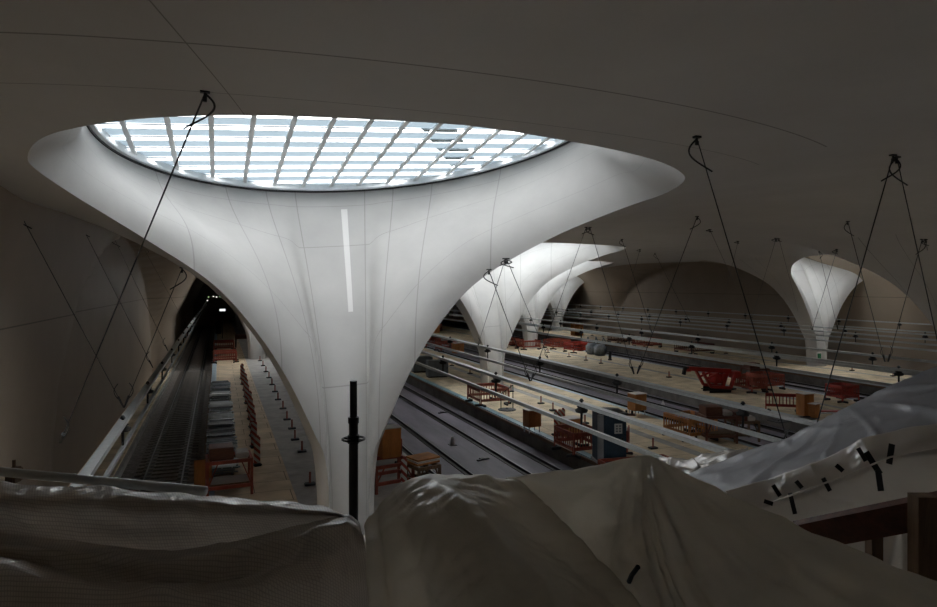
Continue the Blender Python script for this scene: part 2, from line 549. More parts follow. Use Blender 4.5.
def build_hood(cx, cy, parent):
    Lp = full_loop(lip_pt, cx, cy)
    Rp = full_loop(ring_pt, cx, cy)
    n = len(Lp)
    NT = 26
    rows = []
    axis = Vector((cx, cy, 0))
    for t_i in range(NT + 1):
        t = t_i / NT
        row = []
        for j in range(n):
            p0, p3 = Lp[j], Rp[j]
            d = (p3 - p0)
            a = abs(j - NA) / NA * 180.0
            L = d.length
            hz = p0.z / ZTOP
            up0 = Vector((0, 0, 1))
            # low lip points leave straight up, high ones roll inward like a trumpet bell
            wi = .75 * math.exp(-((a - 104) / 13) ** 2)
            tgt = Vector((cx, cy - 5.0 * max(0.0, (hz - .6) / .4), 0))
            inn = Vector((tgt.x - p0.x, tgt.y - p0.y, 0))
            if inn.length > 0: inn.normalize()
            t0 = (up0 * (1 - .85 * wi) + inn * (1.0 * wi)).normalized()
            c = Vector((cx, cy, 0)) + RING_C
            i2 = Vector((c.x - p3.x, c.y - p3.y, 0)).normalized()
            t1 = (up0 - i2 * .30 * (1 - wi)).normalized()
            p1 = p0 + t0 * min(L * .45, .45 * L * (1 - wi) + 1.5 * wi)
            p2 = p3 - t1 * min(L * .35, 1.6)
            s = 1 - t
            row.append(p0 * s ** 3 + p1 * 3 * s * s * t + p2 * 3 * s * t * t + p3 * t ** 3)
        rows.append(row)
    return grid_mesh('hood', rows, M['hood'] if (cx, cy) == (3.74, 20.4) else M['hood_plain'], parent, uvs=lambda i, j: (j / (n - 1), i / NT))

NS, KS = 46, 7.0
SPLIT = 25
def build_shell(cx, cy, k, parent, ceil_rows):
    """outer funnel; the cell is a rectangle, boundary sampled on a shared grid"""
    x0 = XL if k == 0 else (PX[k] + PX[k - 1]) / 2
    x1 = XR if k == 3 else (PX[k] + PX[k + 1]) / 2
    x0 = x0 - 0.6 if k == 0 else x0
    x1 = x1 + 0.6 if k == 3 else x1
    ya, yb = cy - 25.5, cy + 25.5
    x0, x1 = x0 - .3, x1 + .3
    # boundary points from near centre going right, round the back, to the near centre again
    n = 2 * NA + 1
    st = 60
    bd = []
    xs_r = [cx + (x1 - cx) * i / 14 for i in range(15)]
    ys_f = [ya + (yb - ya) * i / st for i in range(st + 1)]
    xs_b = [x1 + (x0 - x1) * i / 28 for i in range(29)]
    xs_l = [x0 + (cx - x0) * i / 14 for i in range(15)]
    for x in xs_r: bd.append((x, ya))
    for y in ys_f[1:]: bd.append((x1, y))
    for x in xs_b[1:]: bd.append((x, yb))
    for y in reversed(ys_f[:-1]): bd.append((x0, y))
    for x in xs_l[1:]: bd.append((x, ya))
    # inner curve: lip from near (180) down to the foot corner (26), then the back of the stem, and up the left lip
    inner_pts, inner_key = [], []
    lipR = [a for a in reversed(ALPH) if a >= FA]
    back = [41 + (180 - 41) * i / 40 for i in range(1, 41)]
    seq = []
    for a in lipR: seq.append((lip_pt(a, 1, cx, cy), None, a, 1))
    for b in back: seq.append((Vector((cx + .85 * math.sin(math.radians(b)), cy - .85 * math.cos(math.radians(b)), 0)), b, None, 1))
    for b in reversed(back[:-1]): seq.append((Vector((cx - .85 * math.sin(math.radians(b)), cy - .85 * math.cos(math.radians(b)), 0)), b, None, -1))
    for a in reversed(lipR): seq.append((lip_pt(a, -1, cx, cy), None, a, -1))
    # desired outward azimuth for each inner point
    azl = pchip([12, 23, 38, 59, 86, 99, 118, 135, 155, 180], [88, 86, 82, 74, 60, 50, 36, 25, 12.5, 0])
    azb = pchip([41, 70, 110, 180], [89, 100, 125, 180])
    def boundary_hit(az, side):
        a = math.radians(az)
        dx, dy = side * math.sin(a), -math.cos(a)
        ts = []
        if dx > 1e-9: ts.append((x1 - cx) / dx)
        if dx < -1e-9: ts.append((x0 - cx) / dx)
        if dy > 1e-9: ts.append((yb - cy) / dy)
        if dy < -1e-9: ts.append((ya - cy) / dy)
        t = min(ts)
        return Vector((cx + dx * t, cy + dy * t, 0))
    cols = []
    m = len(seq)
    for (p, b, a, side) in seq:
        az = azl(a) if b is None else azb(b)
        cols.append((p, boundary_hit(az, side)))
    # insert the cell corners exactly
    corners = [Vector((x1, ya, 0)), Vector((x1, yb, 0)), Vector((x0, yb, 0)), Vector((x0, ya, 0))]
    for c in corners:
        i = min(range(m), key=lambda q: (cols[q][1] - c).length)
        cols[i] = (cols[i][0], c)
    rows = []
    for s_i in range(NS + 1):
        s = s_i / NS
        wgt = (math.exp(KS * s) - 1) / (math.exp(KS) - 1)
        row = []
        for (p, q) in cols:
            x, y = p.x + (q.x - p.x) * wgt, p.y + (q.y - p.y) * wgt
            if s_i == 0: z = p.z
            else:
                r = math.hypot(x - cx, y - cy)
                z = ceil_z(x, y) if r > 1.2 else fun(r)
            row.append(Vector((x, y, z)))
        rows.append(row)
    ws = [(math.exp(KS * i / NS) - 1) / (math.exp(KS) - 1) for i in range(NS + 1)]
    mm = len(cols) - 1
    os_ = grid_mesh('outer_shell', rows[:SPLIT + 1], M['shell'], parent, uvs=lambda i, j: (j / mm, ws[i]))
    joints(os_.data, [(0, cx, cy)])
    ceil_rows.append((rows[SPLIT:], [ws[i] for i in range(SPLIT, NS + 1)], mm, cx, cy))

ceil_rows = []
COLLAB = {(0, 20.4): 'large white concrete chalice column in the foreground under the big oval roof light',
          (0, 70.8): 'grey chalice column far along the left platform, seen behind the big column',
          (1, 45.6): 'white chalice column on the second platform, right behind the big foreground column',
          (3, 45.6): 'white chalice column on the rightmost platform with a bright fan shaped head',
          (2, 70.8): 'smaller white chalice column on the third platform, middle of the three receding columns',
          (3, 96.0): 'smallest white chalice column on the rightmost platform, far end of the receding row'}
cname = {}
for (cx, cy, k) in COLS:
    lab = COLLAB.get((k, cy))
    far = 'outside the view' if lab is None else ''
    rown = ['left', 'second', 'third', 'rightmost'][k]
    posn = {-55.2: 'furthest behind the camera', -30.0: 'behind the camera', -4.8: 'beside the camera', 20.4: 'nearest to the camera', 96.0: 'third along', 121.2: 'near the hall end', 146.4: 'at the hall end', 45.6: '', 70.8: ''}[cy]
    root = empty('chalice_column', (0, 0, 0), 0, lab or 'concrete chalice column on the %s platform, %s' % (rown, posn), 'column')
    build_shell(cx, cy, k, root, ceil_rows)
    if has_eye(cx, cy) and not (cy < -20) or True:
        build_hood(cx, cy, root)
# the ceiling: one structure made of all the cells
verts, faces, uvl, cells = [], [], [], []
for rows, ws, mm, ccx, ccy in ceil_rows:
    cells.append((len(uvl), ccx, ccy))
    b0 = len(verts)
    nv = len(rows[0])
    verts += [tuple(p) for r in rows for p in r]
    for i in range(len(rows) - 1):
        for j in range(nv - 1):
            faces.append((b0 + i * nv + j, b0 + i * nv + j + 1, b0 + (i + 1) * nv + j + 1, b0 + (i + 1) * nv + j))
            uvl += [(j / mm, ws[i]), ((j + 1) / mm, ws[i]), ((j + 1) / mm, ws[i + 1]), (j / mm, ws[i + 1])]
me = bpy.data.meshes.new('ceiling')
me.from_pydata(verts, [], faces)
ul = me.uv_layers.new(name='UVMap')
for i, uv in enumerate(uvl): ul.data[i].uv = uv
joints(me, cells)
tag(link('ceiling', me, M['shell'], None, True), kind='structure')
# flat roof deck well above the shell so that daylight enters only through the eyes
mb = MB()
# ------------------------------------------------------------------ roof lights
def skylight(cx, cy, lab, covered=False):
    c = Vector((cx, cy, 0)) + RING_C
    root = empty('skylight', c, 0, lab, 'skylight')
    def sp(dx, dy, h=0.0): return Vector((dx, dy, TX * dx + TY * dy + h))
    # dark steel ring
    mb = MB()
    n = 72
    ri, ro = RING_R - .04, RING_R + .06
    for i in range(n):
        a0, a1 = 2 * PI * i / n, 2 * PI * (i + 1) / n
        q = []
        for (r, h) in ((ri, .0), (ro, .0), (ro, .05), (ri, .05)):
            q.append([sp(r * math.cos(a0), r * math.sin(a0), h), sp(r * math.cos(a1), r * math.sin(a1), h)])
        for u in range(4):
            v = (u + 1) % 4
            vs = [mb.bm.verts.new(x) for x in (q[u][0], q[u][1], q[v][1], q[v][0])]
            mb.bm.faces.new(vs)
    mb.build('steel_ring', M['darkmetal'], root)
    mb = MB()
    for i in range(n):
        a0, a1 = 2 * PI * i / n, 2 * PI * (i + 1) / n
        q = []
        for (r, h) in ((ri - .10, .05), (ro, .05), (ro, .42), (ri - .10, .42)):
            q.append([sp(r * math.cos(a0), r * math.sin(a0), h), sp(r * math.cos(a1), r * math.sin(a1), h)])
        for u in range(4):
            v = (u + 1) % 4
            vs = [mb.bm.verts.new(x) for x in (q[u][0], q[u][1], q[v][1], q[v][0])]
            mb.bm.faces.new(vs)
    mb.build('glazing_ring', M['white'], root)
    if covered:
        mb = MB()
        mb.poly([sp(ro * math.cos(2 * PI * i / 40), ro * math.sin(2 * PI * i / 40), .3) for i in range(40)])
        mb.build('cover_board', M['darkmetal'], root)
        return root
    xs = 1.0
    ys = .90
    R = RING_R - .05
    fb = MB()
    x = -6 * xs
    while x < 6.6 * xs:
        if abs(x) < R:
            h = math.sqrt(R * R - x * x)
            fb.bar(sp(x, -h, .21), sp(x, h, .21), .13, .07)
        x += xs
    fb.build('rafter', M['white'], root)
    cl = MB(); fr = MB(); tb = MB()
    y = -R
    while y < R:
        def strip(B, ya, yb, h):
            ya, yb = max(ya, -R + .01), min(yb, R - .01)
            if yb <= ya: return
            ha, hb = math.sqrt(max(0, R * R - ya * ya)), math.sqrt(max(0, R * R - yb * yb))
            B.poly([sp(-ha, ya, h), sp(ha, ya, h), sp(hb, yb, h), sp(-hb, yb, h)])
        strip(cl, y, y + ys * .33, .26)
        strip(fr, y + ys * .33, y + ys, .26)
        for yy in (y + ys * .33, y + ys):
            if abs(yy) < R - .02:
                h = math.sqrt(R * R - yy * yy)
                tb.bar(sp(-h, yy, .235), sp(h, yy, .235), .05, .03)
        y += ys
    cl.build('clear_glass', M['clear'], root)
    fr.build('printed_glass', M['frost'], root)
    tb.build('glazing_bar', M['bar'], root)
    return root
names = {(0, 20.4): 'big oval roof light with white grid bars above the foreground column'}
for (cx, cy, k) in COLS:
    lab = names.get((k, cy), 'oval roof light above the chalice column on the %s platform, %s' % (['left', 'second', 'third', 'rightmost'][k],
          {-55.2: 'furthest behind the camera', -30.0: 'behind the camera', -4.8: 'beside the camera', 20.4: 'nearest the camera', 45.6: 'second along', 70.8: 'further along', 96.0: 'far along', 121.2: 'near the hall end', 146.4: 'at the hall end'}[cy]))
    skylight(cx, cy, lab, covered=not has_eye(cx, cy))
# dark gantry lying across the glass outside
b = empty('roof_walkway', (0, 0, 0), 0, 'dark maintenance walkway crossing the outside of the big oval roof light', 'walkway')
mb = MB()
p, q = P(424, 108, 22.5), P(484, 194, 36.0)
mb.bar(p, q, 1.2, .12)
mb.build('deck', M['walk'], b)
mb = MB()
for s in (-.58, .58):
    mb.bar(p + Vector((s, 0, .12)), q + Vector((s, 0, .12)), .04, .2)
mb.build('side_beam', M['walk'], b)

# ------------------------------------------------------------------ walls, floor, platforms
inv_q = pchip([0, 3.6, 5.9, 8.3, 10.1, 10.6, ZTOP + .1], [5.0, 6.2, 8.4, 12, 18, 22, 26])
def wall_side(name, xw, sgn, ycs, cap):
    rows = []
    zs = [-1.0 + i * .5 for i in range(23)] + [10.2, 10.4, 10.55, 10.65, 10.75, 10.85]
    ys = [-56 + i * .6 for i in range(340)]
    for z in zs:
        q = inv_q(max(0, z))
        row = []
        for y in ys:
            p = 0.0
            for c in ycs:
                dy = abs(y - c)
                if dy < q:
                    k = .4 + max(0, z - 7.0) * .15 if c == 20.4 else cap[0] + max(0, z - 4.5) * cap[1]
                    p = max(p, min(k, math.sqrt(q * q - dy * dy) / 3.4))
            row.append(Vector((xw + sgn * p, y, z)))
        rows.append(row)
    n = len(ys)
    tag(grid_mesh(name, rows, M['wall'], None, uvs=lambda i, j: (j / n, zs[i] / 18)), kind='structure')
wall_side('wall_left', XL, 1, [-30.0, 20.4, 70.8, 121.2], (1.5, .6))
wall_side('wall_right', XR, -1, [-55.2, -4.8, 45.6, 96.0, 146.4], (2.2, .8))
for nm, y in (('wall_back', -54.0), ('wall_far', 146.0)):
    m_ = MB(); m_.box(((XL + XR) / 2, y, 5.5), (XR - XL + 16, .4, 14))
    tag(m_.build(nm, M['wall']), kind='structure')

mf = MB(); mf.box(((XL + XR) / 2, 46, -1.1), (XR - XL + 2, 204, .2))
tag(mf.build('floor', M['slab']), kind='structure')
# dusty bed of the left track, lilac-grey cover sheets on the middle tracks
def strip(name, x0, x1, z0, z1, material, y0=-28.0, y1=150.0):
    s = MB(); s.box(((x0 + x1) / 2, (y0 + y1) / 2, (z0 + z1) / 2), (x1 - x0, y1 - y0, z1 - z0))
    return tag(s.build(name, material), kind='structure')
strip('track_bed', -4.0, -0.62, -1.0, -.86, M['ballast'])
strip('walkway_ledge', XL, -4.15, -1.0, -.45, M['ply2'])
strip('ledge_kerb', -4.15, -4.0, -1.0, -.55, M['plat'])
for i, (a, c) in enumerate(((9.65, 13.6), (25.45, 29.4), (41.25, 45.2))):
    strip('track_cover', a - 1.55, c + 1.6, -1.0, -.80, M['plum'])
strip('track_cover', 55.6, 58.8, -1.0, -.80, M['plum'])
for k, (a, c) in enumerate(PLAT):
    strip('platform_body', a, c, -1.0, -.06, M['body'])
    # left and right edge strips, timber covering between them
    strip('platform_edge', a, a + .38, -.06, .0, M['edgeteal'] if k == 1 else M['edge'])
    strip('platform_edge', c - .38, c, -.06, .0, M['edge'] if k else M['plat'])
    strip('edge_nosing', a - .10, a, -.2, -.05, M['wood2'])
    if k == 0:
        strip('plywood_cover', a + .38, 2.62, -.06, .012, M['ply'])
        strip('guide_channel', 2.62, c - .38, -.06, .0, M['plat'])
    else:
        strip('plywood_cover', a + .38, a + 4.6, -.06, .012, M['ply2'])
        strip('guide_channel', a + 4.6, a + 5.2, -.06, .0, M['plat'])
        strip('plywood_cover', a + 5.2, c - .38, -.06, .012, M['ply2'])
    # slim longitudinal cable duct seen as a dark line
# ------------------------------------------------------------------ tracks
TL = ['leftmost rail track beside the curved left wall, with bare sleepers',
      'rail track next to the left platform on the lilac grey sheets',
      'rail track beside the teal edge of the second platform',
      'rail track on the right side of the second platform', 'rail track on the left side of the third platform',
      'rail track on the right side of the third platform', 'rail track on the left side of the rightmost platform',
      'rail track by the far right wall']
for i, x in enumerate(TRACKS):
    t = empty('rail_track', (x, 0, -.82), 0, TL[i], 'rail track')
    for s in (-.755, .755):
        r = MB()
        r.box((s, 60, .10), (.07, 176, .12))
        r.box((s, 60, .025), (.40, 176, .05))
        ro = r.build('rail', M['rail'], t)
        h = MB(); h.box((s, 60, .168), (.055, 176, .014)); h.build('rail_head', M['railtop'], ro)
    if i == 0:
        sl0 = None
        for j in range(99):
            yy = 8.0 + j * .62
            if sl0 is None:
                q = MB()
                q.box((0, 0, -.02), (2.5, .26, .09), bev=.02)
                for s in (-1, 1):
                    q.box((s * .755, 0, .05), (.42, .2, .05), bev=.01)
                sl0 = q.build('sleeper', M['sleeper'], t)
                sl0.location = (0, yy, 0)
            else:
                o = sl0.copy(); COL.objects.link(o); o.location = (0, yy, 0)
# ------------------------------------------------------------------ overhead rails
HB = 3.35
OL = ['overhead rail above the leftmost track', 'overhead rail crossing low in front of the second platform', 'overhead rail above the track beside the second platform',
      'overhead rail above the fourth track from the left', 'overhead rail above the fifth track from the left', 'overhead rail above the sixth track from the left',
      'overhead rail above the seventh track from the left', 'overhead rail along the far right wall']
ins0 = None
for i, x in enumerate(TRACKS):
    t = empty('overhead_rail', (x, 0, HC - HB), 0, 'galvanised ' + OL[i], 'overhead rail')
    b = MB()
    ya, yb = (5.5 if i < 3 else 2.0), 150
    b.box((0, (ya + yb) / 2, 0), (.20, yb - ya, .02)); 
    for s in (-1, 1): b.box((s * .09, (ya + yb) / 2, -.045), (.02, yb - ya, .09))
    b.build('carrier_beam', M['alu'], t)
    c = MB()
    c.box((0, (ya + yb) / 2, -.66), (.09, yb - ya, .035)); c.box((0, (ya + yb) / 2, -.72), (.03, yb - ya, .10))
    c.build('conductor_rail', M['alu'], t)
    y = 12.0 - (i % 3) * 2.0
    while y < 110:
        if ins0 is None:
            q = MB()
            q.lathe([(.03, -.62), (.035, -.3), (.16, -.27), (.19, -.2), (.10, -.14), (.14, -.11), (.05, -.05), (.03, .03), (.07, .05), (.03, .12)])
            ins0 = q.build('insulator', M['black'], t, True); ins0.location = (.0, y, 0)
        else:
            o = ins0.copy(); COL.objects.link(o); o.parent = t; o.location = (0, y, 0)
        y += 6.1
# ------------------------------------------------------------------ suspension cables
def ceiling_hit(px, py):
    d, step = 3.0, .12
    while d < 160:
        p = P(px, py, d)
        zc = ceil_z(p.x, p.y)
        if p.z >= zc or p.x < XL + .6 or p.x > XR - .6:
            return p if p.z < zc + .6 else Vector((p.x, p.y, zc))
        d += step
    return P(px, py, 60)

def cable(a, bpt, lab, r=.02, hook=True, loop_r=.22):
    """a: pixel of the ceiling hook, bpt: world point at the lower end"""
    top = ceiling_hit(*a) if not isinstance(a, Vector) else a
    t = empty('suspension_cable', top, 0, lab, 'cable', None)
    v = bpt - top
    c = MB(); c.tube((0, 0, -.05), v, r * .62, 6); c.build('wire_rope', M['darkmetal'], t)
    f = MB()
    u = v.normalized()
    e = MB(); e.tube(u * (v.length - .35), u * (v.length - .02), r * 2.2, 8, r * 1.3); e.build('turnbuckle', M['darkmetal'], t)
    h = MB(); h.box((0, 0, -.02), (.13, .09, .04)); h.tube((0, 0, -.02), (0, 0, -.14), .02, 8)
    h.box((0, 0, -.13), (.05, .05, .07)); h.build('anchor', M['black'], t)
    side = RGT * (1 if v.dot(RGT) < 0 else -1)
    pts = []
    for q in range(15):
        s = q / 14
        an = s * PI * 1.15
        pts.append(side * (loop_r * math.sin(an)) + Vector((0, 0, -.05)) + u * (s * .62))
    l = MB(); l.path(pts, .016); l.build('hose_loop', M['black'], t)
    # slack hose looped round the clamp at the lower end
    if hook:
        pts = [v + Vector((0, 0, .35)) - u * .35 + side * (.11 * math.sin(q / 12 * PI)) + Vector((0, 0, -.42 * q / 12)) for q in range(13)]
        l = MB(); l.path(pts, .012); l.build('lower_loop', M['black'], t)
    return t

def beam_pt(px, py, dz=0.0):
    return G(px, py, HC - HB + dz)
CB = [((205, 90), (60, 443), 'long taut cable hanging in front of the oval roof light at left', .021),
      ((17, 206), (124, 408), 'cable from the hook at the far left edge of the ceiling', .016),
      ((182, 267), (124, 408), 'cable from the hook on the grey edge beside the left tunnel', .016),
      ((80, 221), (153, 368), 'thin cable crossing the left wall, second from the left edge', .014),
      ((113, 235), (168, 351), 'thin cable crossing the left wall, third from the left edge', .014),
      ((144, 248), (186, 325), 'thin cable crossing the left wall, nearest to the tunnel arch', .014),
      ((697, 136), (795, 466), 'long taut cable left of centre of the right half, ending by the plastic film', .019),
      ((893, 154), (806, 462), 'long taut cable leaning left from the double hook at upper right', .019),
      ((897, 156), (962, 452), 'long taut cable leaning right from the double hook at upper right', .019),
      ((489, 269), (530, 381), 'cable in front of the second white column', .02),
      ((586, 227), (531, 381), 'cable leaning left from the double hook beyond the big column', .02),
      ((590, 227), (634, 374), 'cable leaning right from the double hook beyond the big column', .02),
      ((697, 216), (637, 374), 'cable leaning left over the middle tracks to the looped clamp', .022),
      ((622, 239), (652, 333), 'thin cable just right of the receding columns', .022),
      ((505, 258), (478, 345), 'thin cable leaning left across the second white column', .016),
      ((507, 258), (548, 358), 'thin cable leaning right across the second white column', .016),
      ((640, 249), (622, 312), 'thin short cable before the far arch, leaning left', .024),
      ((655, 253), (690, 322), 'thin short cable before the far arch, leaning right', .024),
      ((710, 229), (742, 300), 'thin cable before the far arch right of its crown', .024),
      ((738, 241), (722, 306), 'thin cable before the far arch leaning left', .024),
      ((776, 238), (752, 318), 'left one of two thin cables from the hook left of the bright column head', .022),
      ((779, 238), (800, 318), 'right one of two thin cables from the hook left of the bright column head', .022),
      ((819, 251), (838, 330), 'thin cable crossing the bright column head to the right', .022),
      ((837, 249), (812, 330), 'thin cable crossing the bright column head to the left', .022),
      ((848, 221), (885, 362), 'cable passing right of the bright column head', .022),
      ((922, 239), (888, 362), 'cable leaning left from the hook near the right frame edge', .022),
      ((926, 239), (940, 340), 'cable leaning right from the hook near the right frame edge', .022)]
for a, bq, lab, r in CB:
    cable(a, beam_pt(*bq), lab, r)
# ------------------------------------------------------------------ site objects
def barrier_proto(mt):
    root = empty('barrier', (0, 0, 0))
    f = MB()
    f.tube((-1, 0, .95), (1, 0, .95), .035, 8); f.tube((-1, 0, .3), (1, 0, .3), .035, 8)
    for s in (-1, 1): f.tube((s, 0, .12), (s, 0, .98), .035, 8)
    f.bar((-1, 0, .88), (1, 0, .88), .03, .14); f.bar((-1, 0, .36), (1, 0, .36), .03, .1)
    f.build('frame', mt, root)
    s_ = MB()
    for i in range(1, 10): s_.bar((-1 + i * .2, 0, .36), (-1 + i * .2, 0, .86), .05, .03)
    s_.build('slat', mt, root)
    for s in (-.8, .8):
        q = MB(); q.box((s, 0, .06), (.12, .5, .12), bev=.02); q.build('foot', M['black'], root)
    return root
protos = {}
def place_barrier(loc, rz, lab, mt='redbrown', sx=1.0, group=None):
    if mt not in protos:
        protos[mt] = barrier_proto(M[mt]); o = protos[mt]
    else: o = copy_tree(protos[mt])
    o.location = loc; o.rotation_euler = (0, 0, rz); o.scale = (sx, 1, 1.12)
    tag(o, lab, 'barrier')
    if group: o['group'] = group
    return o
SIDE = ['near', 'far', 'left', 'right']
def pen(p, w_, l_, where, mt='redbrown'):
    """four barriers round an opening"""
    g = 'pen of barriers ' + where
    for s, (dx, dy, rz, ln) in zip(SIDE, ((0, -l_ / 2, 0, w_), (0, l_ / 2, 0, w_), (-w_ / 2, 0, PI / 2, l_), (w_ / 2, 0, PI / 2, l_))):
        place_barrier(Vector((p.x + dx, p.y + dy, .012)), rz, 'red barrier, %s side of the pen %s' % (s, where), mt, ln / 2 * .94, g)

# box on a trestle
bx0 = None
def ply_box(p, lab, sx=.8, sz=.9, rz=.1, legs=True, base=.0):
    o = empty('plywood_box', Vector((p.x, p.y, base + .012)), rz, lab, 'box')
    z0 = .3 if legs else 0
    q = MB(); q.box((0, 0, z0 + sz / 2), (sx, sx * .8, sz), bev=.01); q.build('body', M['orange'], o)
    q = MB(); q.box((0, 0, z0 + sz + .015), (sx + .06, sx * .8 + .06, .03)); q.build('lid', M['redwhite'], o)
    if legs:
        for a in (-1, 1):
            for c in (-1, 1):
                q = MB(); q.bar((a * sx * .42, c * sx * .33, 0), (a * sx * .4, c * sx * .3, z0), .05); q.build('leg', M['alu'], o)
    return o

bk0 = None
def beacon(p, lab, rz=0.0, h=1.25):
    global bk0
    if bk0 is None:
        bk0 = empty('warning_beacon', (0, 0, 0))
        q = MB(); q.box((0, 0, .06), (.34, .40, .10), bev=.03); q.build('foot', M['black'], bk0)
        q = MB(); q.box((0, 0, .66), (.27, .05, 1.1), bev=.02); q.build('panel', M['stripes'], bk0)
        q = MB(); q.box((0, 0, 1.24), (.16, .06, .07), bev=.02); q.build('handle', M['redbrown'], bk0)
        o = bk0
    else: o = copy_tree(bk0)
    o.location = Vector((p.x, p.y, .012)); o.rotation_euler = (0, 0, rz)
    tag(o, lab, 'beacon')
    return o

ps0 = None
def post(p, lab, base=.012):
    global ps0
    if ps0 is None:
        ps0 = empty('marker_post', (0, 0, 0))
        q = MB(); q.box((0, 0, .045), (.40, .28, .08), bev=.02); q.build('foot', M['black'], ps0)
        q = MB(); q.tube((0, 0, .08), (0, 0, .50), .04, 8); q.build('pole', M['redbrown'], ps0)
        o = ps0
    else: o = copy_tree(ps0)
    o.location = Vector((p.x, p.y, base)); tag(o, lab, 'post'); return o

ORD = ['nearest', 'second nearest', 'third nearest', 'fourth nearest', 'fifth nearest', 'sixth nearest', 'seventh nearest', 'eighth nearest', 'ninth nearest',
       'tenth nearest', 'eleventh nearest', 'twelfth nearest', 'thirteenth nearest', 'fourteenth nearest', 'fifteenth nearest', 'sixteenth nearest', 'seventeenth nearest']
# left platform: row of warning beacons beside the stacked grating
bp = [(257, 466), (254, 448), (253, 437), (252, 428), (250.5, 420), (249.5, 412), (247, 404), (246, 397.5), (245, 391), (243, 385), (242, 379.5)]
for i, (x, y) in enumerate(bp):
    beacon(G(x, y), '%s red and white striped beacon in the row on the left platform' % ORD[i], rz=PI * .06)
# row of marker posts along the right side of the left platform
pp = [(310, 485), (302, 452), (295, 440), (292, 429), (287, 420), (283, 409), (278, 400), (275, 392), (272, 385), (269, 378), (266, 372), (263, 366), (260, 361)]
for i, (x, y) in enumerate(pp):
    post(G(x, y), '%s marker post with a black foot in the row between plywood and column' % ORD[i], 0.0)

# stacked bundles of steel grating
yb = 0
for i in range(13):
    Y = 28.2 + i * 1.95 + random.uniform(-.1, .1)
    o = empty('grating_stack', (.16, Y, .012), random.uniform(-.04, .04),
              '%s bundle of grey steel grating in the row along the left platform edge' % ORD[i], 'steel bundle', None)
    wd = 1.15
    for c in (-.4, .4):
        q = MB(); q.box((c, 0, .05), (.1, 1.5, .1)); q.build('timber_bearer', M['wood2'], o)
    nl = random.randint(3, 4)
    for j in range(nl):
        q = MB()
        z = .1 + j * .12
        k_ = random.randint(4, 7)
        for b_ in range(k_):
            y_ = -.62 + b_ * 1.24 / (k_ - 1) + random.uniform(-.05, .05)
            e0, e1 = random.uniform(-.12, .08), random.uniform(-.12, .12)
            tl = random.uniform(-.06, .06)
            wdt = random.choice((.05, .09, .14))
            q.bar((-wd / 2 + e0, y_ - tl, z + .05), (wd / 2 + e1, y_ + tl, z + .05), wdt, .05)
        for c in range(3): q.bar((-wd / 2 + .2 + c * .38, -.7, z + .02), (-wd / 2 + .2 + c * .38, .7, z + .02), .04, .03)
        q.build('grating', [M['alu'], M['darkmetal'], M['white'], M['darkmetal'], M['greymetal']][random.randint(0, 4)], o)
# red steel storage rack in front of the bundles
def rack(p, rz, lab, w_=1.7, d_=1.1, h=1.25, mt='redbrown', load=True):
    o = empty('storage_rack', Vector((p.x, p.y, .012)), rz, lab, 'rack')
    for a in (-1, 1):
        for c in (-1, 1):
            q = MB(); q.bar((a * w_ / 2, c * d_ / 2, 0), (a * w_ / 2, c * d_ / 2, h), .09); q.build('leg', M[mt], o)
    for z in ((.35, h - .05) if h > .6 else (h - .05,)):
        q = MB()
        for c in (-1, 1): q.bar((-w_ / 2, c * d_ / 2, z), (w_ / 2, c * d_ / 2, z), .08, .12)
        for a in (-1, 1): q.bar((a * w_ / 2, -d_ / 2, z), (a * w_ / 2, d_ / 2, z), .08, .12)
        q.build('rail', M[mt], o)
    for a in ((-1, 1) if h > .6 else ()):
        q = MB(); q.bar((a * w_ / 2, -d_ / 2, .35), (a * w_ / 4, -d_ / 2, h), .04); q.build('brace', M[mt], o)
    if load:
        q = MB(); q.box((0, 0, .42), (w_ * .9, d_ * .85, .06)); q.build('shelf', M['wood2'], o)
        q = MB(); q.box((-w_ * .18, 0, h + .2), (w_ * .55, d_ * .7, .45), bev=.02); q.build('load_box', M['wood'], o)
        q = MB(); q.box((w_ * .3, 0, h + .08), (w_ * .3, d_ * .6, .2), bev=.03); q.build('load_tray', M['redwhite'], o)
    return o
rack(G(229, 492), .04, 'red brown steel rack with boxes on top at the near end of the steel bundles', 1.5, 1.2, 1.3)
o = empty('shutter_board', G(203, 489), .1, 'orange brown board standing upright left of the steel rack', 'board')
q = MB(); q.box((0, 0, .55), (.62, .06, 1.1), bev=.01); q.build('panel', M['orange'], o)
q = MB(); q.box((0, .1, .04), (.5, .4, .08)); q.build('foot', M['black'], o)
pen(G(225, 362), 2.1, 2.2, 'near the middle of the left platform')
pen(G(224, 350), 2.2, 2.2, 'behind the first pen on the left platform')
pen(G(224, 322), 2.6, 3.0, 'at the far end of the left platform')
# stool like steel trestle
o = empty('trestle_table', G(243, 347), 0, 'dark brown trestle table on the far part of the left platform', 'table')
q = MB(); q.box((0, 0, 1.3), (1.9, 1.4, .5)); q.build('top', M['wood'], o)
for a in (-1, 1):
    for c in (-1, 1):
        q = MB(); q.bar((a * .85, c * .6, 0), (a * .8, c * .55, 1.1), .12); q.build('leg', M['darkmetal'], o)
o = empty('wheeled_bin', G(218.5, 334), 0, 'small black bin at the left edge of the far left platform', 'bin')
q = MB(); q.box((0, 0, .7), (.9, .9, 1.3), bev=.08); q.build('body', M['black'], o)
q = MB(); q.box((0, 0, 1.4), (1.0, 1.0, .1), bev=.03); q.build('lid', M['darkmetal'], o)
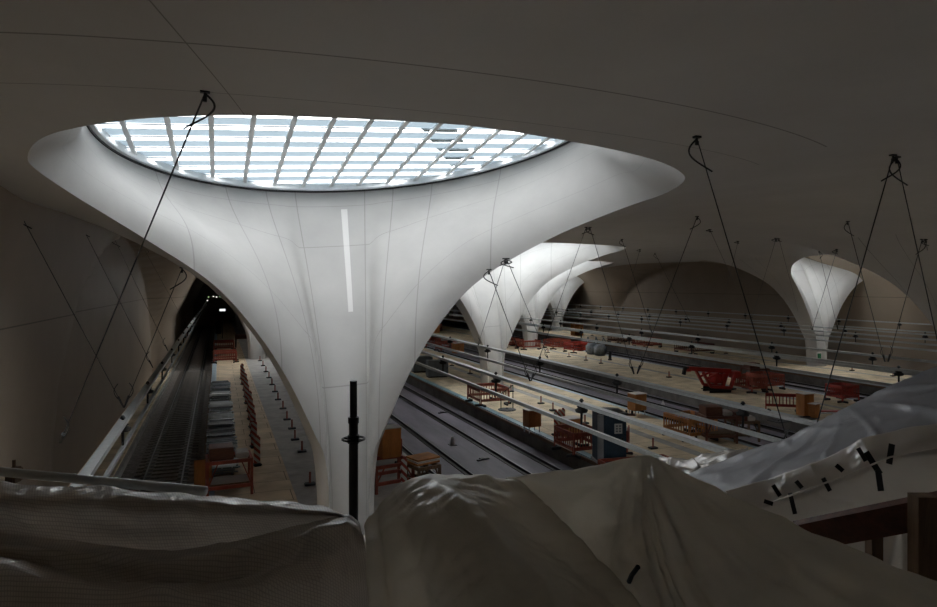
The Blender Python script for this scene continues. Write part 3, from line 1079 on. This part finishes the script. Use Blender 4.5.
# lit sign and small tunnel lamps
o = empty('light_sign', P(222.5, 310, 92), 0, 'small lit white sign hanging at the end of the left platform', 'sign')
q = MB(); q.box((0, 0, 0), (.75, .08, .3), bev=.02); q.build('face', M['signlit'], o)
q = MB(); q.tube((0, 0, -1.0), (0, 0, -.15), .04); q.tube((0, 0, -4.07), (0, 0, -1.0), .06); q.build('pole', M['darkmetal'], o)
for i, (x, y, m_) in enumerate(((207.5, 300.5, 'lamp'), (208.5, 297, 'greenlit'), (213.5, 296.5, 'lamp'), (216.5, 297, 'lamp'), (220, 296.5, 'greenlit'))):
    o = empty('tunnel_lamp', P(x, y, 120), 0, ['lowest small lamp glowing in the left tunnel', 'green small lamp just above the lowest one in the left tunnel', 'left lamp of the bright pair deep in the left tunnel',
              'right lamp of the bright pair deep in the left tunnel', 'rightmost greenish lamp deep in the left tunnel'][i], 'lamp')
    q = MB(); q.box((0, 0, 0), (.24, .1, .2), bev=.02); q.build('glass', M[m_], o)
    q = MB(); q.box((0, .08, .02), (.36, .06, .28)); q.build('housing', M['darkmetal'], o)

# ---- items behind the big column, right edge of the left platform
bp_ = G(390, 478)
rack(G(388, 487), .2, 'dark red steel frame rack behind the big column, carrying the orange box', 1.5, 1.2, 1.0, 'redbrown', False)
ply_box(G(389, 484), 'tall orange plywood box standing on the rack behind the big column', .75, 1.1, .15, False, 1.06)
rack(G(423, 488), .25, 'timber topped low rack beside the tall orange box', .9, .9, .9, 'wood2', False)
o = empty('pallet', Vector((G(423, 488).x, G(423, 488).y, .96)), .3, 'stack of tan boards lying on the low rack beside the orange box', 'boards')
for j in range(3):
    q = MB(); q.box((random.uniform(-.03, .03), 0, .05 + j * .08), (1.0, .8, .06)); q.build('board', M[['orange', 'redwhite', 'orange'][j]], o)
beacon(G(404, 492), 'red and white striped beacon leaning by the low rack behind the big column', .4)
pen(G(381, 462), 1.4, 1.6, 'partly hidden by the big column')

# ---- second platform
pen(G(488, 403), 2.0, 2.3, 'in front of the second white column')
o = empty('umbrella_stand', G(507, 410), 0, 'dark round sign base and pole frame right of the pen by the second column', 'stand')
q = MB(); q.lathe([(.55, 0), (.55, .05), (.1, .1), (.05, .14)]); q.build('base', M['black'], o)
q = MB(); q.path([(-.4, 0, .1), (-.4, 0, 1.0), (.4, 0, 1.5), (.4, 0, .1)], .025); q.build('frame', M['darkmetal'], o)
ply_box(G(532, 432), 'orange plywood box on a steel stand near the teal platform edge', .75, .85)
for i, (x, y) in enumerate(((556, 436), (559.5, 434.5), (563, 433))):
    beacon(G(x, y), ['left', 'middle', 'right'][i] + ' one of three upright beacons left of the portable toilet', .2)
ply_box(G(571, 436), 'orange plywood box between the three beacons and the portable toilet', .9, .9, .1, False)
pen(G(578, 452), 1.5, 1.8, 'just left of the portable toilet')
# portable toilet
p = G(609, 462)
o = empty('portable_toilet', Vector((p.x, p.y, .012)), -.25, 'dark blue portable toilet cabin with grey corner and a white notice', 'portable toilet')
q = MB(); q.box((0, 0, 1.12), (1.15, 1.15, 2.1), bev=.04); q.build('cabin', M['navy'], o)
q = MB(); q.box((0, 0, .06), (1.25, 1.25, .12), bev=.02); q.build('base', M['greyplastic'], o)
q = MB()
q.poly([(-.62, -.62, 2.15), (.62, -.62, 2.15), (.62, .62, 2.15), (-.62, .62, 2.15)], .04)
q.sph((0, 0, 2.17), .6, (1, 1, .25)); q.build('roof', M['darkmetal'], o)
q = MB(); q.box((-.56, -.56, 1.1), (.22, .22, 2.12), bev=.03); q.build('corner_post', M['greyplastic'], o)
d_ = MB(); d_.box((.05, -.585, 1.08), (.78, .03, 1.9), bev=.01); dd = d_.build('door', M['navy'], o)
q = MB(); q.box((.36, -.62, 1.1), (.05, .05, .16)); q.build('handle', M['black'], dd)
q = MB(); q.box((.2, -.606, 1.55), (.34, .012, .42)); nt_ = q.build('notice', M['paper'], dd)
q = MB()
for r_ in range(3):
    for c_ in range(2): q.box((.13 + c_ * .14, -.614, 1.44 + r_ * .11), (.09, .006, .07))
q.build('print', M['greymetal'], nt_)
place_barrier(G(628, 452), .9, 'red barrier leaning right behind the portable toilet', 'redbrown', .6)
for i, (x, y, t_) in enumerate(((511, 392, 'right beside the pen'), (541, 404, 'between column and orange box'), (553, 411, 'left of the beacons'), (585, 424, 'just behind the toilet'), (653, 449, 'right of the toilet'),
                                (470, 374, 'left of the second column foot'), (452, 366, 'left of the second column, further away'))):
    post(G(x, y), 'short marker post on the second platform ' + t_)
ply_box(G(637, 415), 'orange plywood box on a stand at the far edge of the second platform', .85, .95)
# row of small clamps on a board
o = empty('clamp_board', G(615, 415), -.55, 'low board with a row of small dark clamps on the second platform', 'board')
q = MB(); q.box((0, 0, .06), (2.4, .3, .1)); q.build('board', M['wood'], o)
for j in range(7):
    q = MB(); q.tube((-1.0 + j * .33, 0, .1), (-1.0 + j * .33, 0, .3), .06, 8); q.tube((-1.0 + j * .33, -.1, .26), (-1.0 + j * .33, .1, .3), .03, 6); q.build('clamp', M['black'], o)
pen(G(690, 437), 1.7, 2.0, 'with an orange end on the second platform', 'orange')
rack(G(716, 441), -.3, 'dark brown steel rack right of the orange pen', 1.5, 1.2, 1.3, 'wood', True)
rack(G(742, 440), -.3, 'dark rack behind the brown rack at the second platform edge', 1.2, 1.0, 1.0, 'wood2', True)
rack(G(640, 470), -.1, 'low red frame lying beside the crumpled film right of the toilet', 3.0, 1.4, .35, 'redbrown', False)
# grey cabinets beyond the left column edge
for i, (x, y) in enumerate(((422, 372), (437, 377))):
    p = G(x, y)
    o = empty('equipment_cabinet', Vector((p.x, p.y, .012)), -.05, ['left', 'right'][i] + ' one of two grey sheet metal cabinets beside the big column', 'cabinet')
    q = MB(); q.box((0, 0, .75), (1.7, .9, 1.3), bev=.03); q.build('body', M['greymetal'], o)
    for s in (-.43, .43):
        q = MB(); q.box((s, -.46, .75), (.8, .03, 1.2), bev=.01); dq = q.build('door', M['greymetal'], o)
        q = MB(); q.box((s + .3, -.49, .75), (.04, .03, .2)); q.build('handle', M['black'], dq)
    q = MB(); q.box((0, 0, .05), (1.6, .8, .1)); q.build('plinth', M['black'], o)
# ---- third platform and beyond
pen(G(431, 347), 1.9, 2.0, 'left of the second column, nearer of two')
pen(G(446, 351), 1.9, 2.0, 'left of the orange box, second platform')
ply_box(G(458, 353), 'orange plywood box left of the second column', 1.1, 1.1, .1, False)
pen(GX(431, 33.5), 2.6, 4.0, 'far away between the two white columns')
ply_box(GX(435.5, 32.2), 'small orange box far away between the two white columns', 1.1, 1.3, .1, False)
pen(GX(509, 33.5), 1.9, 2.0, 'beside the right edge of the second column')
pen(G(528, 349), 2.2, 2.2, 'on the third platform before its column')
pen(GX(557, 38), 2.4, 2.4, 'right of the small third column')
pen(GX(577, 38), 2.2, 2.2, 'left of the grey sacks on the third platform', 'red')
for i, dx in enumerate((0, 8)):
    p = GX(592 + dx, 38.2)
    o = empty('material_sack', Vector((p.x, p.y, .012)), .2 * i, ['left', 'right'][i] + ' one of two grey blue big bags on the third platform', 'sack')
    q = MB(); q.box((0, 0, .65), (1.2, 1.1, 1.2), bev=.2); q.build('bag', M['sack'], o, True)
    for a in (-1, 1):
        q = MB(); q.path([(a * .6, -.3, 1.4), (a * .5, 0, 1.95), (a * .6, .3, 1.4)], .05); q.build('lifting_loop', M['greymetal'], o)
for i, (x, t_) in enumerate(((569, 'below the red pens'), (586, 'below the grey sacks'), (601, 'right of the grey sacks'), (669, 'left of the red crane'), (548, 'near the small column'))):
    post(GX(x, 34.6), 'short marker post on the third platform ' + t_)
p = GX(610, 37)
o = empty('fire_extinguisher', Vector((p.x, p.y, .012)), 0, 'small dark bollard right of the grey sacks on the third platform', 'bollard')
q = MB(); q.lathe([(.22, 0), (.2, .1), (.16, .15), (.16, .75), (.1, .85), (.04, .9)]); q.build('body', M['black'], o)

# red machine on the third platform
p = G(717, 392)
o = empty('mini_crane', Vector((p.x, p.y, .012)), -YAW * .5, 'bright red folded tracked mini crane on the third platform', 'crane'); o.scale = (.86, .86, .86)
q = MB()
T = lambda a, b_, r_=.1: q.bar(a, b_, r_ * 2, r_ * 2)
T((-2.6, 0, 2.0), (1.2, 0, 1.7), .17); T((-2.6, 0, 2.0), (-2.6, 0, 1.75), .16)
q.build('boom', M['crane'], o)
q = MB(); T((-3.0, 0, 1.5), (-2.85, 0, 2.15), .12); q.box((-2.75, 0, 2.0), (.5, .3, .25)); q.build('boom_head', M['darkmetal'], o)
for s in (-.55, .55):
    q = MB()
    T((-1.6, s, 1.75), (-.9, s, .55), .1); T((-.9, s, .55), (.9, s, .4), .12); T((.9, s, .4), (1.3, s, 1.6), .11)
    T((-1.3, s, 1.2), (-.2, s, 1.6), .08); T((.2, s, .5), (.3, s, 1.6), .1)
    q.build('side_frame', M['crane'], o)
q = MB(); q.box((-.1, 0, 1.15), (.8, .9, .8), bev=.05); q.build('engine_housing', M['crane'], o)
for s in (-.5, .5):
    q = MB(); q.box((0, s, .22), (2.3, .32, .42), bev=.18); q.build('crawler_track', M['black'], o)
q = MB(); q.box((1.6, 0, 1.45), (.7, .8, .5), bev=.05); q.build('counterweight', M['crane'], o)
q = MB(); T((1.3, .3, 1.2), (3.0, .4, .9), .07); T((3.0, .4, .9), (3.3, .4, .05), .07); q.build('outrigger', M['crane'], o)
pen(G(749, 391), 1.4, 2.0, 'right behind the red crane')
pen(G(765, 388), 1.7, 2.0, 'at the right end of the crane group')
rack(G(755, 382), -.2, 'dark brown rack of timbers between the crane and the pens', 1.6, 1.2, 1.1, 'wood', True)
p = G(783, 412)
place_barrier(Vector((p.x, p.y, .012)), -.28 - PI / 10, 'bright red crowd barrier beside the orange boxes on the third platform', 'red', .95)
ply_box(G(805, 415), 'tall orange plywood box right of the bright red barrier', .75, 1.25, 0, False)
ply_box(G(814, 418), 'low orange plywood box leaning on the tall one', .5, .8, .2, False)
o = empty('steel_plate', G(835, 412), -.35, 'low red plank lying right of the orange boxes', 'plank')
q = MB(); q.box((0, 0, .06), (3.2, .35, .1)); q.build('plank', M['red'], o)
q = MB(); q.box((0, -.5, .03), (3.6, .3, .06)); q.build('lower_plank', M['redwhite'], o)
pen(G(842, 401), 1.5, 1.3, 'at the right end of the third platform', 'red')
o = empty('cable_drum', G(793, 420), 0, 'flat dark grey mat with cables beside the bright red barrier', 'mat')
q = MB(); q.box((0, 0, .03), (3.0, .8, .05)); q.build('mat', M['darkmetal'], o)
q = MB(); q.path([(-1.3, -.2, .09), (-.6, .1, .09), (.1, -.2, .09), (.9, .15, .09), (1.4, 0, .09)], .035); q.build('cable', M['black'], o)
# ---- rightmost platform
ply_box(GX(577, 50.5), 'orange box on the far end of the rightmost platform', 1.5, 1.8, 0, False)
pen(GX(621, 49.5), 2.6, 2.4, 'first right of the far orange box', 'wood')
pen(GX(647, 49.2), 2.6, 2.4, 'on the rightmost platform, middle of the row', 'redbrown')
pen(GX(694, 50.0), 3.0, 3.2, 'left of the bright column head', 'wood')
for i, (x, t_) in enumerate(((592, 'next to the orange box'), (603, 'left of the first pen'), (726, 'between the pens and the bright column'), (852, 'right of the bright column'), (893, 'nearest the plastic film'))):
    post(GX(x, 52.5), 'short marker post on the rightmost platform ' + t_)
p = GX(819, 50.1)
o = empty('exit_sign', Vector((p.x, p.y, 1.2)), 0, 'small green emergency exit sign at the foot of the bright column', 'sign')
q = MB(); q.box((0, 0, 0), (.55, .06, .8)); q.build('panel', M['paper'], o)
q = MB(); q.box((0, -.04, 0), (.42, .02, .62)); q.build('pictogram', mat('sign_green', (.03, .28, .12), .5), o)
# cones on the tracks
for i, (x, y, lab) in enumerate(((452.5, 445, 'small pale capped pipe standing on the lilac track cover'), (663, 406, 'small pale cone on the track right of the second platform'))):
    o = empty('traffic_cone', G(x, y, -.8), 0, lab, 'cone')
    q = MB(); q.lathe([(.17, 0), (.15, .05), (.13, .3), (.12, .5), (.03, .62)] if i == 0 else [(.2, 0), (.18, .05), (.04, .5), (.02, .52)]); q.build('body', M['paper'], o, True)
    q = MB(); q.box((0, 0, .02), (.5, .5, .04), bev=.01); q.build('base', M['darkmetal'], o)
    o.scale = (.8, .8, .75)
for i, (x, y) in enumerate(((443, 413), (483, 460))):
    o = empty('track_sensor', G(x, y, -.8), .3, ['small flat dark fitting upper left on the lilac track cover', 'small flat dark fitting below the capped pipe on the lilac track cover'][i], 'fitting')
    q = MB(); q.box((0, 0, .04), (.7, .12, .05)); q.box((0, .08, .05), (.2, .2, .06)); q.build('body', M['darkmetal'], o)

# ------------------------------------------------------------------ foreground
def smooth_poly(pts, n):
    """Catmull-Rom through pts (Vectors), n samples by chord length"""
    if len(pts) == 1: return [pts[0].copy() for _ in range(n)]
    ext = [pts[0] * 2 - pts[1]] + pts + [pts[-1] * 2 - pts[-2]]
    ln = [0.0]
    for a, b_ in zip(pts[:-1], pts[1:]): ln.append(ln[-1] + max(1e-6, (b_ - a).length))
    out = []
    for k in range(n):
        s = ln[-1] * k / (n - 1)
        i = 0
        while i < len(pts) - 2 and ln[i + 1] < s: i += 1
        t = (s - ln[i]) / (ln[i + 1] - ln[i])
        p0, p1, p2, p3 = ext[i], ext[i + 1], ext[i + 2], ext[i + 3]
        c = .5 * ((2 * p1) + (p2 - p0) * t + (2 * p0 - 5 * p1 + 4 * p2 - p3) * t * t + (3 * p1 - p0 - 3 * p2 + p3) * t ** 3)
        l = p1.lerp(p2, t)
        out.append(c * .45 + l * .55)
    return out

from mathutils import noise as NZ
def fan(u, v, cu, cv, ridges, k=1.0, grow=3.0):
    """folds that fan out from a point where the sheet is held up"""
    du, dv = (u - cu) * k, v - cv
    r = math.hypot(du, dv)
    th = math.atan2(du, dv)
    d = 0.0
    for t, wd, am in ridges:
        e = (th - t) / wd
        d += am * math.exp(-e * e) * (1 if e < 0 else math.exp(-abs(e) * .6))
    return d * min(1.0, r * grow)
def sheet(name, rows, material, lab, nu=150, nv=70, wr=.012, freq=3.0, ridge=.0, parent=None, folds=None, smooth_pts=True):
    R = [smooth_poly([P(*q) for q in r], nu) for r in rows]
    cols = []
    for j in range(nu):
        cols.append(smooth_poly([r[j] for r in R], nv))
    out = [[cols[j][i] for j in range(nu)] for i in range(nv)]
    # wrinkles along the surface normal
    res = []
    for i in range(nv):
        rr = []
        for j in range(nu):
            i0, i1, j0, j1 = max(0, i - 1), min(nv - 1, i + 1), max(0, j - 1), min(nu - 1, j + 1)
            n = (out[i1][j] - out[i0][j]).cross(out[i][j1] - out[i][j0])
            if n.length > 1e-9: n.normalize()
            p = out[i][j]
            a = NZ.noise(p * freq) + .5 * NZ.noise(p * freq * 2.3)
            b_ = 1 - abs(NZ.noise(p * freq * 1.3 + Vector((5, 3, 1)))) * 2
            d = wr * (a + .6 * b_ ** 3)
            if folds: d += folds(j / (nu - 1), i / (nv - 1))
            rr.append(p + n * d)
        res.append(rr)
    o = grid_mesh(name, res, material, parent, uvs=lambda i, j: (j / (nu - 1), i / (nv - 1)))
    md = o.modifiers.new('thickness', 'SOLIDIFY'); md.thickness = .003
    if lab: tag(o, lab, 'tarpaulin')
    return o

# left mesh tarpaulin draped over the guard rail
sheet('tarpaulin', [
    [(-60, 484, 3.5), (0, 482, 3.45), (60, 489, 3.42), (100, 487, 3.4), (140, 492, 3.4), (215, 497, 3.35), (280, 503, 3.3), (330, 508, 3.3), (350, 517, 3.3)],
    [(-60, 498, 3.3), (0, 499, 3.25), (100, 500, 3.25), (215, 505, 3.2), (280, 510, 3.2), (330, 514, 3.2), (352, 520, 3.25)],
    [(-60, 530, 3.28), (0, 532, 3.28), (100, 545, 3.3), (170, 552, 3.34), (250, 541, 3.33), (310, 524, 3.3), (345, 515, 3.26), (358, 522, 3.22)],
    [(-60, 545, 3.05), (0, 547, 3.03), (100, 556, 3.02), (170, 561, 3.0), (250, 549, 3.02), (315, 531, 3.05), (348, 523, 3.12), (363, 536, 3.14)],
    [(-60, 556, 3.08), (0, 560, 3.08), (60, 574, 3.08), (120, 583, 3.06), (200, 588, 3.04), (300, 565, 3.02), (345, 552, 3.08), (369, 560, 3.08)],
    [(-60, 566, 2.82), (0, 570, 2.82), (60, 584, 2.82), (120, 592, 2.84), (200, 596, 2.86), (300, 585, 2.92), (347, 575, 3.0), (371, 585, 3.03)],
    [(-60, 650, 2.75), (0, 660, 2.72), (60, 660, 2.72), (120, 660, 2.75), (200, 655, 2.8), (300, 640, 2.86), (350, 630, 2.95), (374, 630, 3.0)],
    [(-60, 800, 2.7), (0, 800, 2.7), (60, 800, 2.7), (120, 800, 2.7), (200, 800, 2.75), (300, 800, 2.8), (350, 800, 2.9), (376, 800, 2.9)]],
    M['mesh_tarp'], 'dark woven mesh tarpaulin covering the guard rail at lower left', 190, 110, .012, 3.2,
    folds=lambda u, v: fan(1 - u, v, .02, .12, [(.5, .06, .02), (.8, .05, .025), (1.05, .05, .03), (1.25, .04, .025), (1.42, .03, .02)], 3.0, 1.4)
        + .012 * NZ.noise(Vector((u * 16, v * 26, 7))) * (1 if v < .18 else .5))
# middle tarpaulin: hanging fold at left with a thick diagonal roll
sheet('tarpaulin', [
    [(366, 524, 3.25), (380, 507, 3.22), (395, 490, 3.2), (412, 478, 3.2), (428, 474, 3.2), (450, 475, 3.25), (480, 476, 3.3), (517, 480, 3.34)],
    [(368, 545, 3.1), (385, 528, 3.0), (402, 512, 2.95), (422, 500, 2.9), (442, 486, 2.92), (468, 497, 3.0), (505, 505, 3.12), (542, 500, 3.26)],
    [(370, 575, 3.0), (390, 560, 2.85), (412, 548, 2.8), (436, 532, 2.7), (466, 505, 2.72), (500, 518, 2.9), (535, 540, 3.05), (570, 528, 3.16)],
    [(372, 610, 2.9), (396, 600, 2.75), (425, 592, 2.7), (462, 575, 2.55), (502, 540, 2.55), (540, 552, 2.75), (572, 570, 2.95), (604, 566, 3.02)],
    [(374, 660, 2.8), (405, 650, 2.65), (445, 640, 2.55), (495, 620, 2.4), (545, 582, 2.4), (585, 590, 2.6), (618, 610, 2.8), (648, 612, 2.85)],
    [(376, 760, 2.7), (420, 740, 2.6), (470, 720, 2.5), (530, 690, 2.3), (600, 640, 2.3), (640, 650, 2.45), (670, 670, 2.65), (700, 670, 2.75)]],
    M['tarp'], 'olive grey tarpaulin with a thick diagonal roll, centre foreground', 170, 110, .009, 4.0,
    folds=lambda u, v: .016 * math.sin(u * 40 + 3 * v + 2 * NZ.noise(Vector((u * 3, v * 2, 0)))) * max(0, 1 - u * 1.6) * min(1, v * 4 + .2)
        + .012 * NZ.noise(Vector((u * 9 - v * 6, u * 4 + v * 22, 2))) * (1 if u > .35 else u / .35))
# large dark sheet on the right
sheet('tarpaulin', [
    [(505, 478, 3.36), (520, 476, 3.36), (560, 470, 3.3), (600, 463, 3.25), (635, 457, 3.2), (650, 456, 3.15), (690, 476, 2.95), (760, 510, 2.7), (850, 550, 2.45), (937, 584, 2.25), (1010, 610, 2.1)],
    [(518, 492, 3.33), (532, 490, 3.35), (570, 488, 3.32), (608, 484, 3.27), (640, 478, 3.15), (655, 480, 3.02), (695, 500, 2.85), (760, 532, 2.6), (850, 572, 2.38), (937, 606, 2.18), (1010, 630, 2.05)],
    [(545, 528, 3.25), (560, 528, 3.28), (592, 528, 3.28), (622, 524, 3.2), (640, 520, 3.08), (660, 520, 2.95), (700, 540, 2.75), (765, 570, 2.5), (850, 605, 2.3), (937, 640, 2.1), (1010, 660, 2.0)],
    [(580, 570, 3.1), (592, 572, 3.15), (612, 575, 3.15), (630, 572, 3.05), (648, 568, 2.92), (668, 570, 2.8), (706, 585, 2.6), (770, 610, 2.4), (850, 645, 2.2), (937, 680, 2.0), (1010, 700, 1.9)],
    [(625, 615, 3.0), (630, 625, 3.0), (642, 630, 2.95), (655, 630, 2.85), (665, 625, 2.75), (685, 630, 2.65), (720, 645, 2.5), (780, 670, 2.3), (860, 700, 2.1), (937, 730, 1.95), (1010, 750, 1.85)],
    [(680, 700, 2.9), (685, 705, 2.9), (690, 710, 2.8), (700, 710, 2.7), (710, 705, 2.6), (720, 710, 2.5), (750, 720, 2.35), (800, 740, 2.2), (870, 770, 2.0), (937, 800, 1.9), (1010, 820, 1.8)]],
    M['tarp'], 'dark olive tarpaulin peak sloping down to the lower right corner', 190, 100, .012, 3.0,
    folds=lambda u, v: fan(u, v, .345, -.05, [(-1.1, .12, .03), (-.62, .10, .022), (-.16, .055, .035), (-.03, .04, .02), (.10, .05, .028), (.42, .07, .03), (.85, .10, .025), (1.15, .06, .02)], 2.0, 2.2)
        + .010 * NZ.noise(Vector((u * 22, v * 9, 0))) + .02 * abs(NZ.noise(Vector((u * 7, v * 5, 4)))))
# pale taped sheet at right
sheet('tarpaulin', [
    [(725, 491, 5.0), (770, 478, 4.85), (810, 465, 4.7), (845, 450, 4.6), (862, 440, 4.55), (885, 434, 4.5), (915, 427, 4.4), (960, 420, 4.3)],
    [(735, 500, 4.95), (775, 490, 4.75), (812, 478, 4.6), (848, 462, 4.5), (868, 452, 4.4), (890, 446, 4.4), (917, 440, 4.3), (960, 436, 4.2)],
    [(745, 512, 4.9), (775, 505, 4.7), (815, 492, 4.55), (852, 478, 4.42), (875, 468, 4.35), (893, 458, 4.3), (920, 455, 4.25), (960, 450, 4.15)],
    [(760, 530, 4.85), (790, 522, 4.72), (822, 514, 4.6), (858, 502, 4.5), (880, 494, 4.42), (900, 488, 4.38), (925, 480, 4.3), (960, 475, 4.2)],
    [(780, 560, 4.8), (805, 552, 4.7), (832, 545, 4.6), (865, 536, 4.52), (886, 530, 4.45), (906, 524, 4.4), (930, 515, 4.35), (960, 508, 4.25)],
    [(800, 640, 4.7), (825, 635, 4.65), (850, 630, 4.6), (872, 620, 4.5), (890, 615, 4.45), (910, 610, 4.4), (935, 605, 4.35), (960, 600, 4.3)]],
    M['taped'], 'pale grey tarpaulin fixed with strips of dark tape at right', 150, 90, .012, 3.0,
    folds=lambda u, v: .03 * math.sin(10 * math.atan2(v - .42, (u - .72) * 1.6 + 1e-6)) * min(1, abs(v - .4) * 3) * (v > .4))
# bluish film covering the stair
sheet('plastic_film', [
    [(640, 492, 10.5), (700, 470, 10.2), (740, 455, 10.0), (790, 438, 9.8), (845, 408, 9.6), (893, 386, 9.4), (937, 367, 9.2), (990, 345, 9.0)],
    [(650, 500, 9.6), (700, 480, 9.5), (745, 466, 9.4), (795, 450, 9.2), (850, 424, 9.0), (895, 402, 8.9), (937, 385, 8.8), (990, 365, 8.6)],
    [(665, 515, 8.5), (705, 498, 8.4), (750, 485, 8.2), (800, 468, 8.0), (855, 448, 7.9), (897, 430, 7.8), (937, 415, 7.7), (990, 400, 7.6)],
    [(690, 545, 7.0), (720, 530, 6.9), (760, 520, 6.8), (810, 510, 6.7), (860, 500, 6.6), (900, 490, 6.5), (937, 480, 6.4), (990, 470, 6.3)]],
    M['film'], 'grey blue translucent plastic film sloping up to the right edge', 120, 60, .03, 1.2,
    folds=lambda u, v: fan(u, v, .62, -.1, [(-1.2, .08, .05), (-.8, .05, .05), (-.3, .04, .035), (.2, .04, .05), (.7, .05, .045), (1.1, .05, .04)], 2.2, 1.6))
# crumpled film at the left end
sheet('plastic_film', [
    [(645, 462, 11.5), (670, 458, 11.4), (695, 462, 11.3), (722, 452, 11.2), (748, 447, 11.0)],
    [(650, 470, 11.2), (675, 466, 10.9), (700, 470, 10.7), (725, 462, 10.6), (750, 458, 10.7)],
    [(655, 482, 11.0), (680, 484, 10.8), (705, 488, 10.7), (730, 484, 10.6), (755, 478, 10.5)],
    [(660, 520, 10.9), (685, 520, 10.8), (710, 520, 10.7), (735, 515, 10.6), (760, 510, 10.5)]],
    M['mesh_tarp'], 'crumpled dark plastic film heap left of the sloping film', 90, 50, .12, 1.7)

# strips of tape on the pale sheet
TP = [((773, 485), (780, 496)), ((796, 481), (802, 488)), ((790, 493), (795, 514)), ((823, 478), (830, 491)), ((836, 465), (843, 471)), ((764, 501), (773, 504)), ((858, 448), (866, 461)), ((866, 452), (880, 474)), ((878, 470), (881, 491)), ((892, 444), (889, 464))]
for i, ((xa, ya), (xb, yb)) in enumerate(TP):
    dd = 5.02 - (xa - 725) / 235 * .72 - .27
    a, b_ = P(xa, ya, dd), P(xb, yb, dd - .02)
    o = empty('tape_strip', a, 0, 'strip of dark tape on the pale tarpaulin, %s from the left' % ['third', 'fifth', 'fourth', 'sixth', 'seventh', 'lowest and first', 'eighth', 'ninth', 'tenth, lowest on the right', 'last'][i], 'tape')
    q = MB(); q.bar((0, 0, 0), (b_ - a), .03 if i < 7 else .04, .004, up=FWD)
    q.build('strip', M['tape'], o)
# cord along the pale sheet
o = empty('cord', P(762, 508, 4.65), 0, 'thin pale cord stretched along the taped tarpaulin', 'cord')
q = MB(); base = P(762, 508, 4.65)
q.path([P(x, y, d) - base for x, y, d in ((762, 506, 4.7), (800, 492, 4.45), (850, 474, 4.3), (890, 457, 4.18), (937, 448, 4.05))], .006)
q.build('rope', M['taped'], o)
# blue tape on the dark sheet
o = empty('tape_strip', P(629, 582, 2.95), 0, 'short dark blue tape strip at the bottom of the dark tarpaulin', 'tape')
q = MB(); q.path([Vector((0, 0, 0)), P(632, 575, 2.93) - P(629, 582, 2.95), P(638, 567, 2.88) - P(629, 582, 2.95)], .012); q.build('strip', M['bluetape'], o)

# timber guard behind the pale sheet
o = empty('timber_guard', P(900, 540, 3.3), 0, 'brown timber rail on posts at the lower right edge', 'guard rail')
bs = P(900, 540, 3.3)
def rel(x, y, d): return P(x, y, d) - bs
q = MB(); q.bar(rel(800, 536, 3.6), rel(985, 500, 3.1), .16, .05, up=FWD); q.build('rail', M['wood'], o)
q = MB(); q.bar(rel(925, 495, 3.2), rel(925, 640, 3.2), .12, .08, up=FWD); q.build('post', M['wood2'], o)
q = MB(); q.bar(rel(874, 530, 3.45), rel(874, 640, 3.45), .06, .06, up=FWD); q.build('post', M['wood2'], o)

# scaffold tubes
o = empty('scaffold_pole', P(353.5, 620, 3.42), 0, 'dark upright scaffold pole with a rosette ring in front of the big column', 'scaffold pole')
bs = P(353.5, 620, 3.42)
zz = lambda y: (620 - y) / F * 3.42
q = MB(); q.tube((0, 0, -.6), (0, 0, zz(418)), .0245, 14); q.build('tube', M['darkmetal'], o, False)
q = MB(); q.tube((0, 0, zz(420)), (0, 0, zz(381)), .019, 14); q.build('spigot', M['black'], o)
q = MB(); q.tube((0, 0, zz(423)), (0, 0, zz(417)), .029, 14); q.build('collar', M['darkmetal'], o)
q = MB()
pts = [(.058 * math.cos(2 * PI * i / 20), .058 * math.sin(2 * PI * i / 20), zz(439)) for i in range(21)]
q.path([Vector(x) for x in pts], .006)
for i in range(4):
    q.bar((0, 0, zz(439)), (.058 * math.cos(PI / 4 + i * PI / 2), .058 * math.sin(PI / 4 + i * PI / 2), zz(439)), .012, .01)
q.tube((0, 0, zz(443)), (0, 0, zz(435)), .031, 14)
q.build('rosette', M['black'], o)
o = empty('scaffold_tube', P(0, 475, 3.9), 0, 'dark horizontal scaffold tube above the left tarpaulin', 'scaffold tube')
bs = P(0, 475, 3.9)
q = MB(); q.tube(P(-60, 466, 3.75) - bs, P(206, 491, 3.6) - bs, .026, 14); q.build('tube', M['alu'], o, True)
q = MB(); c_ = P(14, 475, 3.9) - bs; q.box(c_, (.06, .09, .09), -YAW, .01); q.tube(c_ + Vector((0, 0, .02)), c_ + Vector((0, 0, .09)), .01, 6); q.build('coupler', M['wood2'], o)

# scaffold deck the photographer stands on (below the view)
o = empty('scaffold_deck', (0, 0, HC - 2.4), 0, 'steel scaffold deck under the foreground tarpaulins', 'scaffold')
q = MB()
for i in range(12):
    c = FWD * (-1.5 + i * .4) + RGT * .6
    q.box((c.x, c.y, 0), (6.5, .38, .05), -YAW)
q.build('plank', M['alu'], o)
for a in (-2.2, 3.4):
    for b_ in (-1.4, 2.9):
        c = FWD * b_ + RGT * a
        q = MB(); q.tube((c.x, c.y, -.03), (c.x, c.y, -(HC - 2.4) - (.95 if c.x < -.5 else 0.0) + .02), .0245, 10); q.build('standard', M['darkmetal'], o)
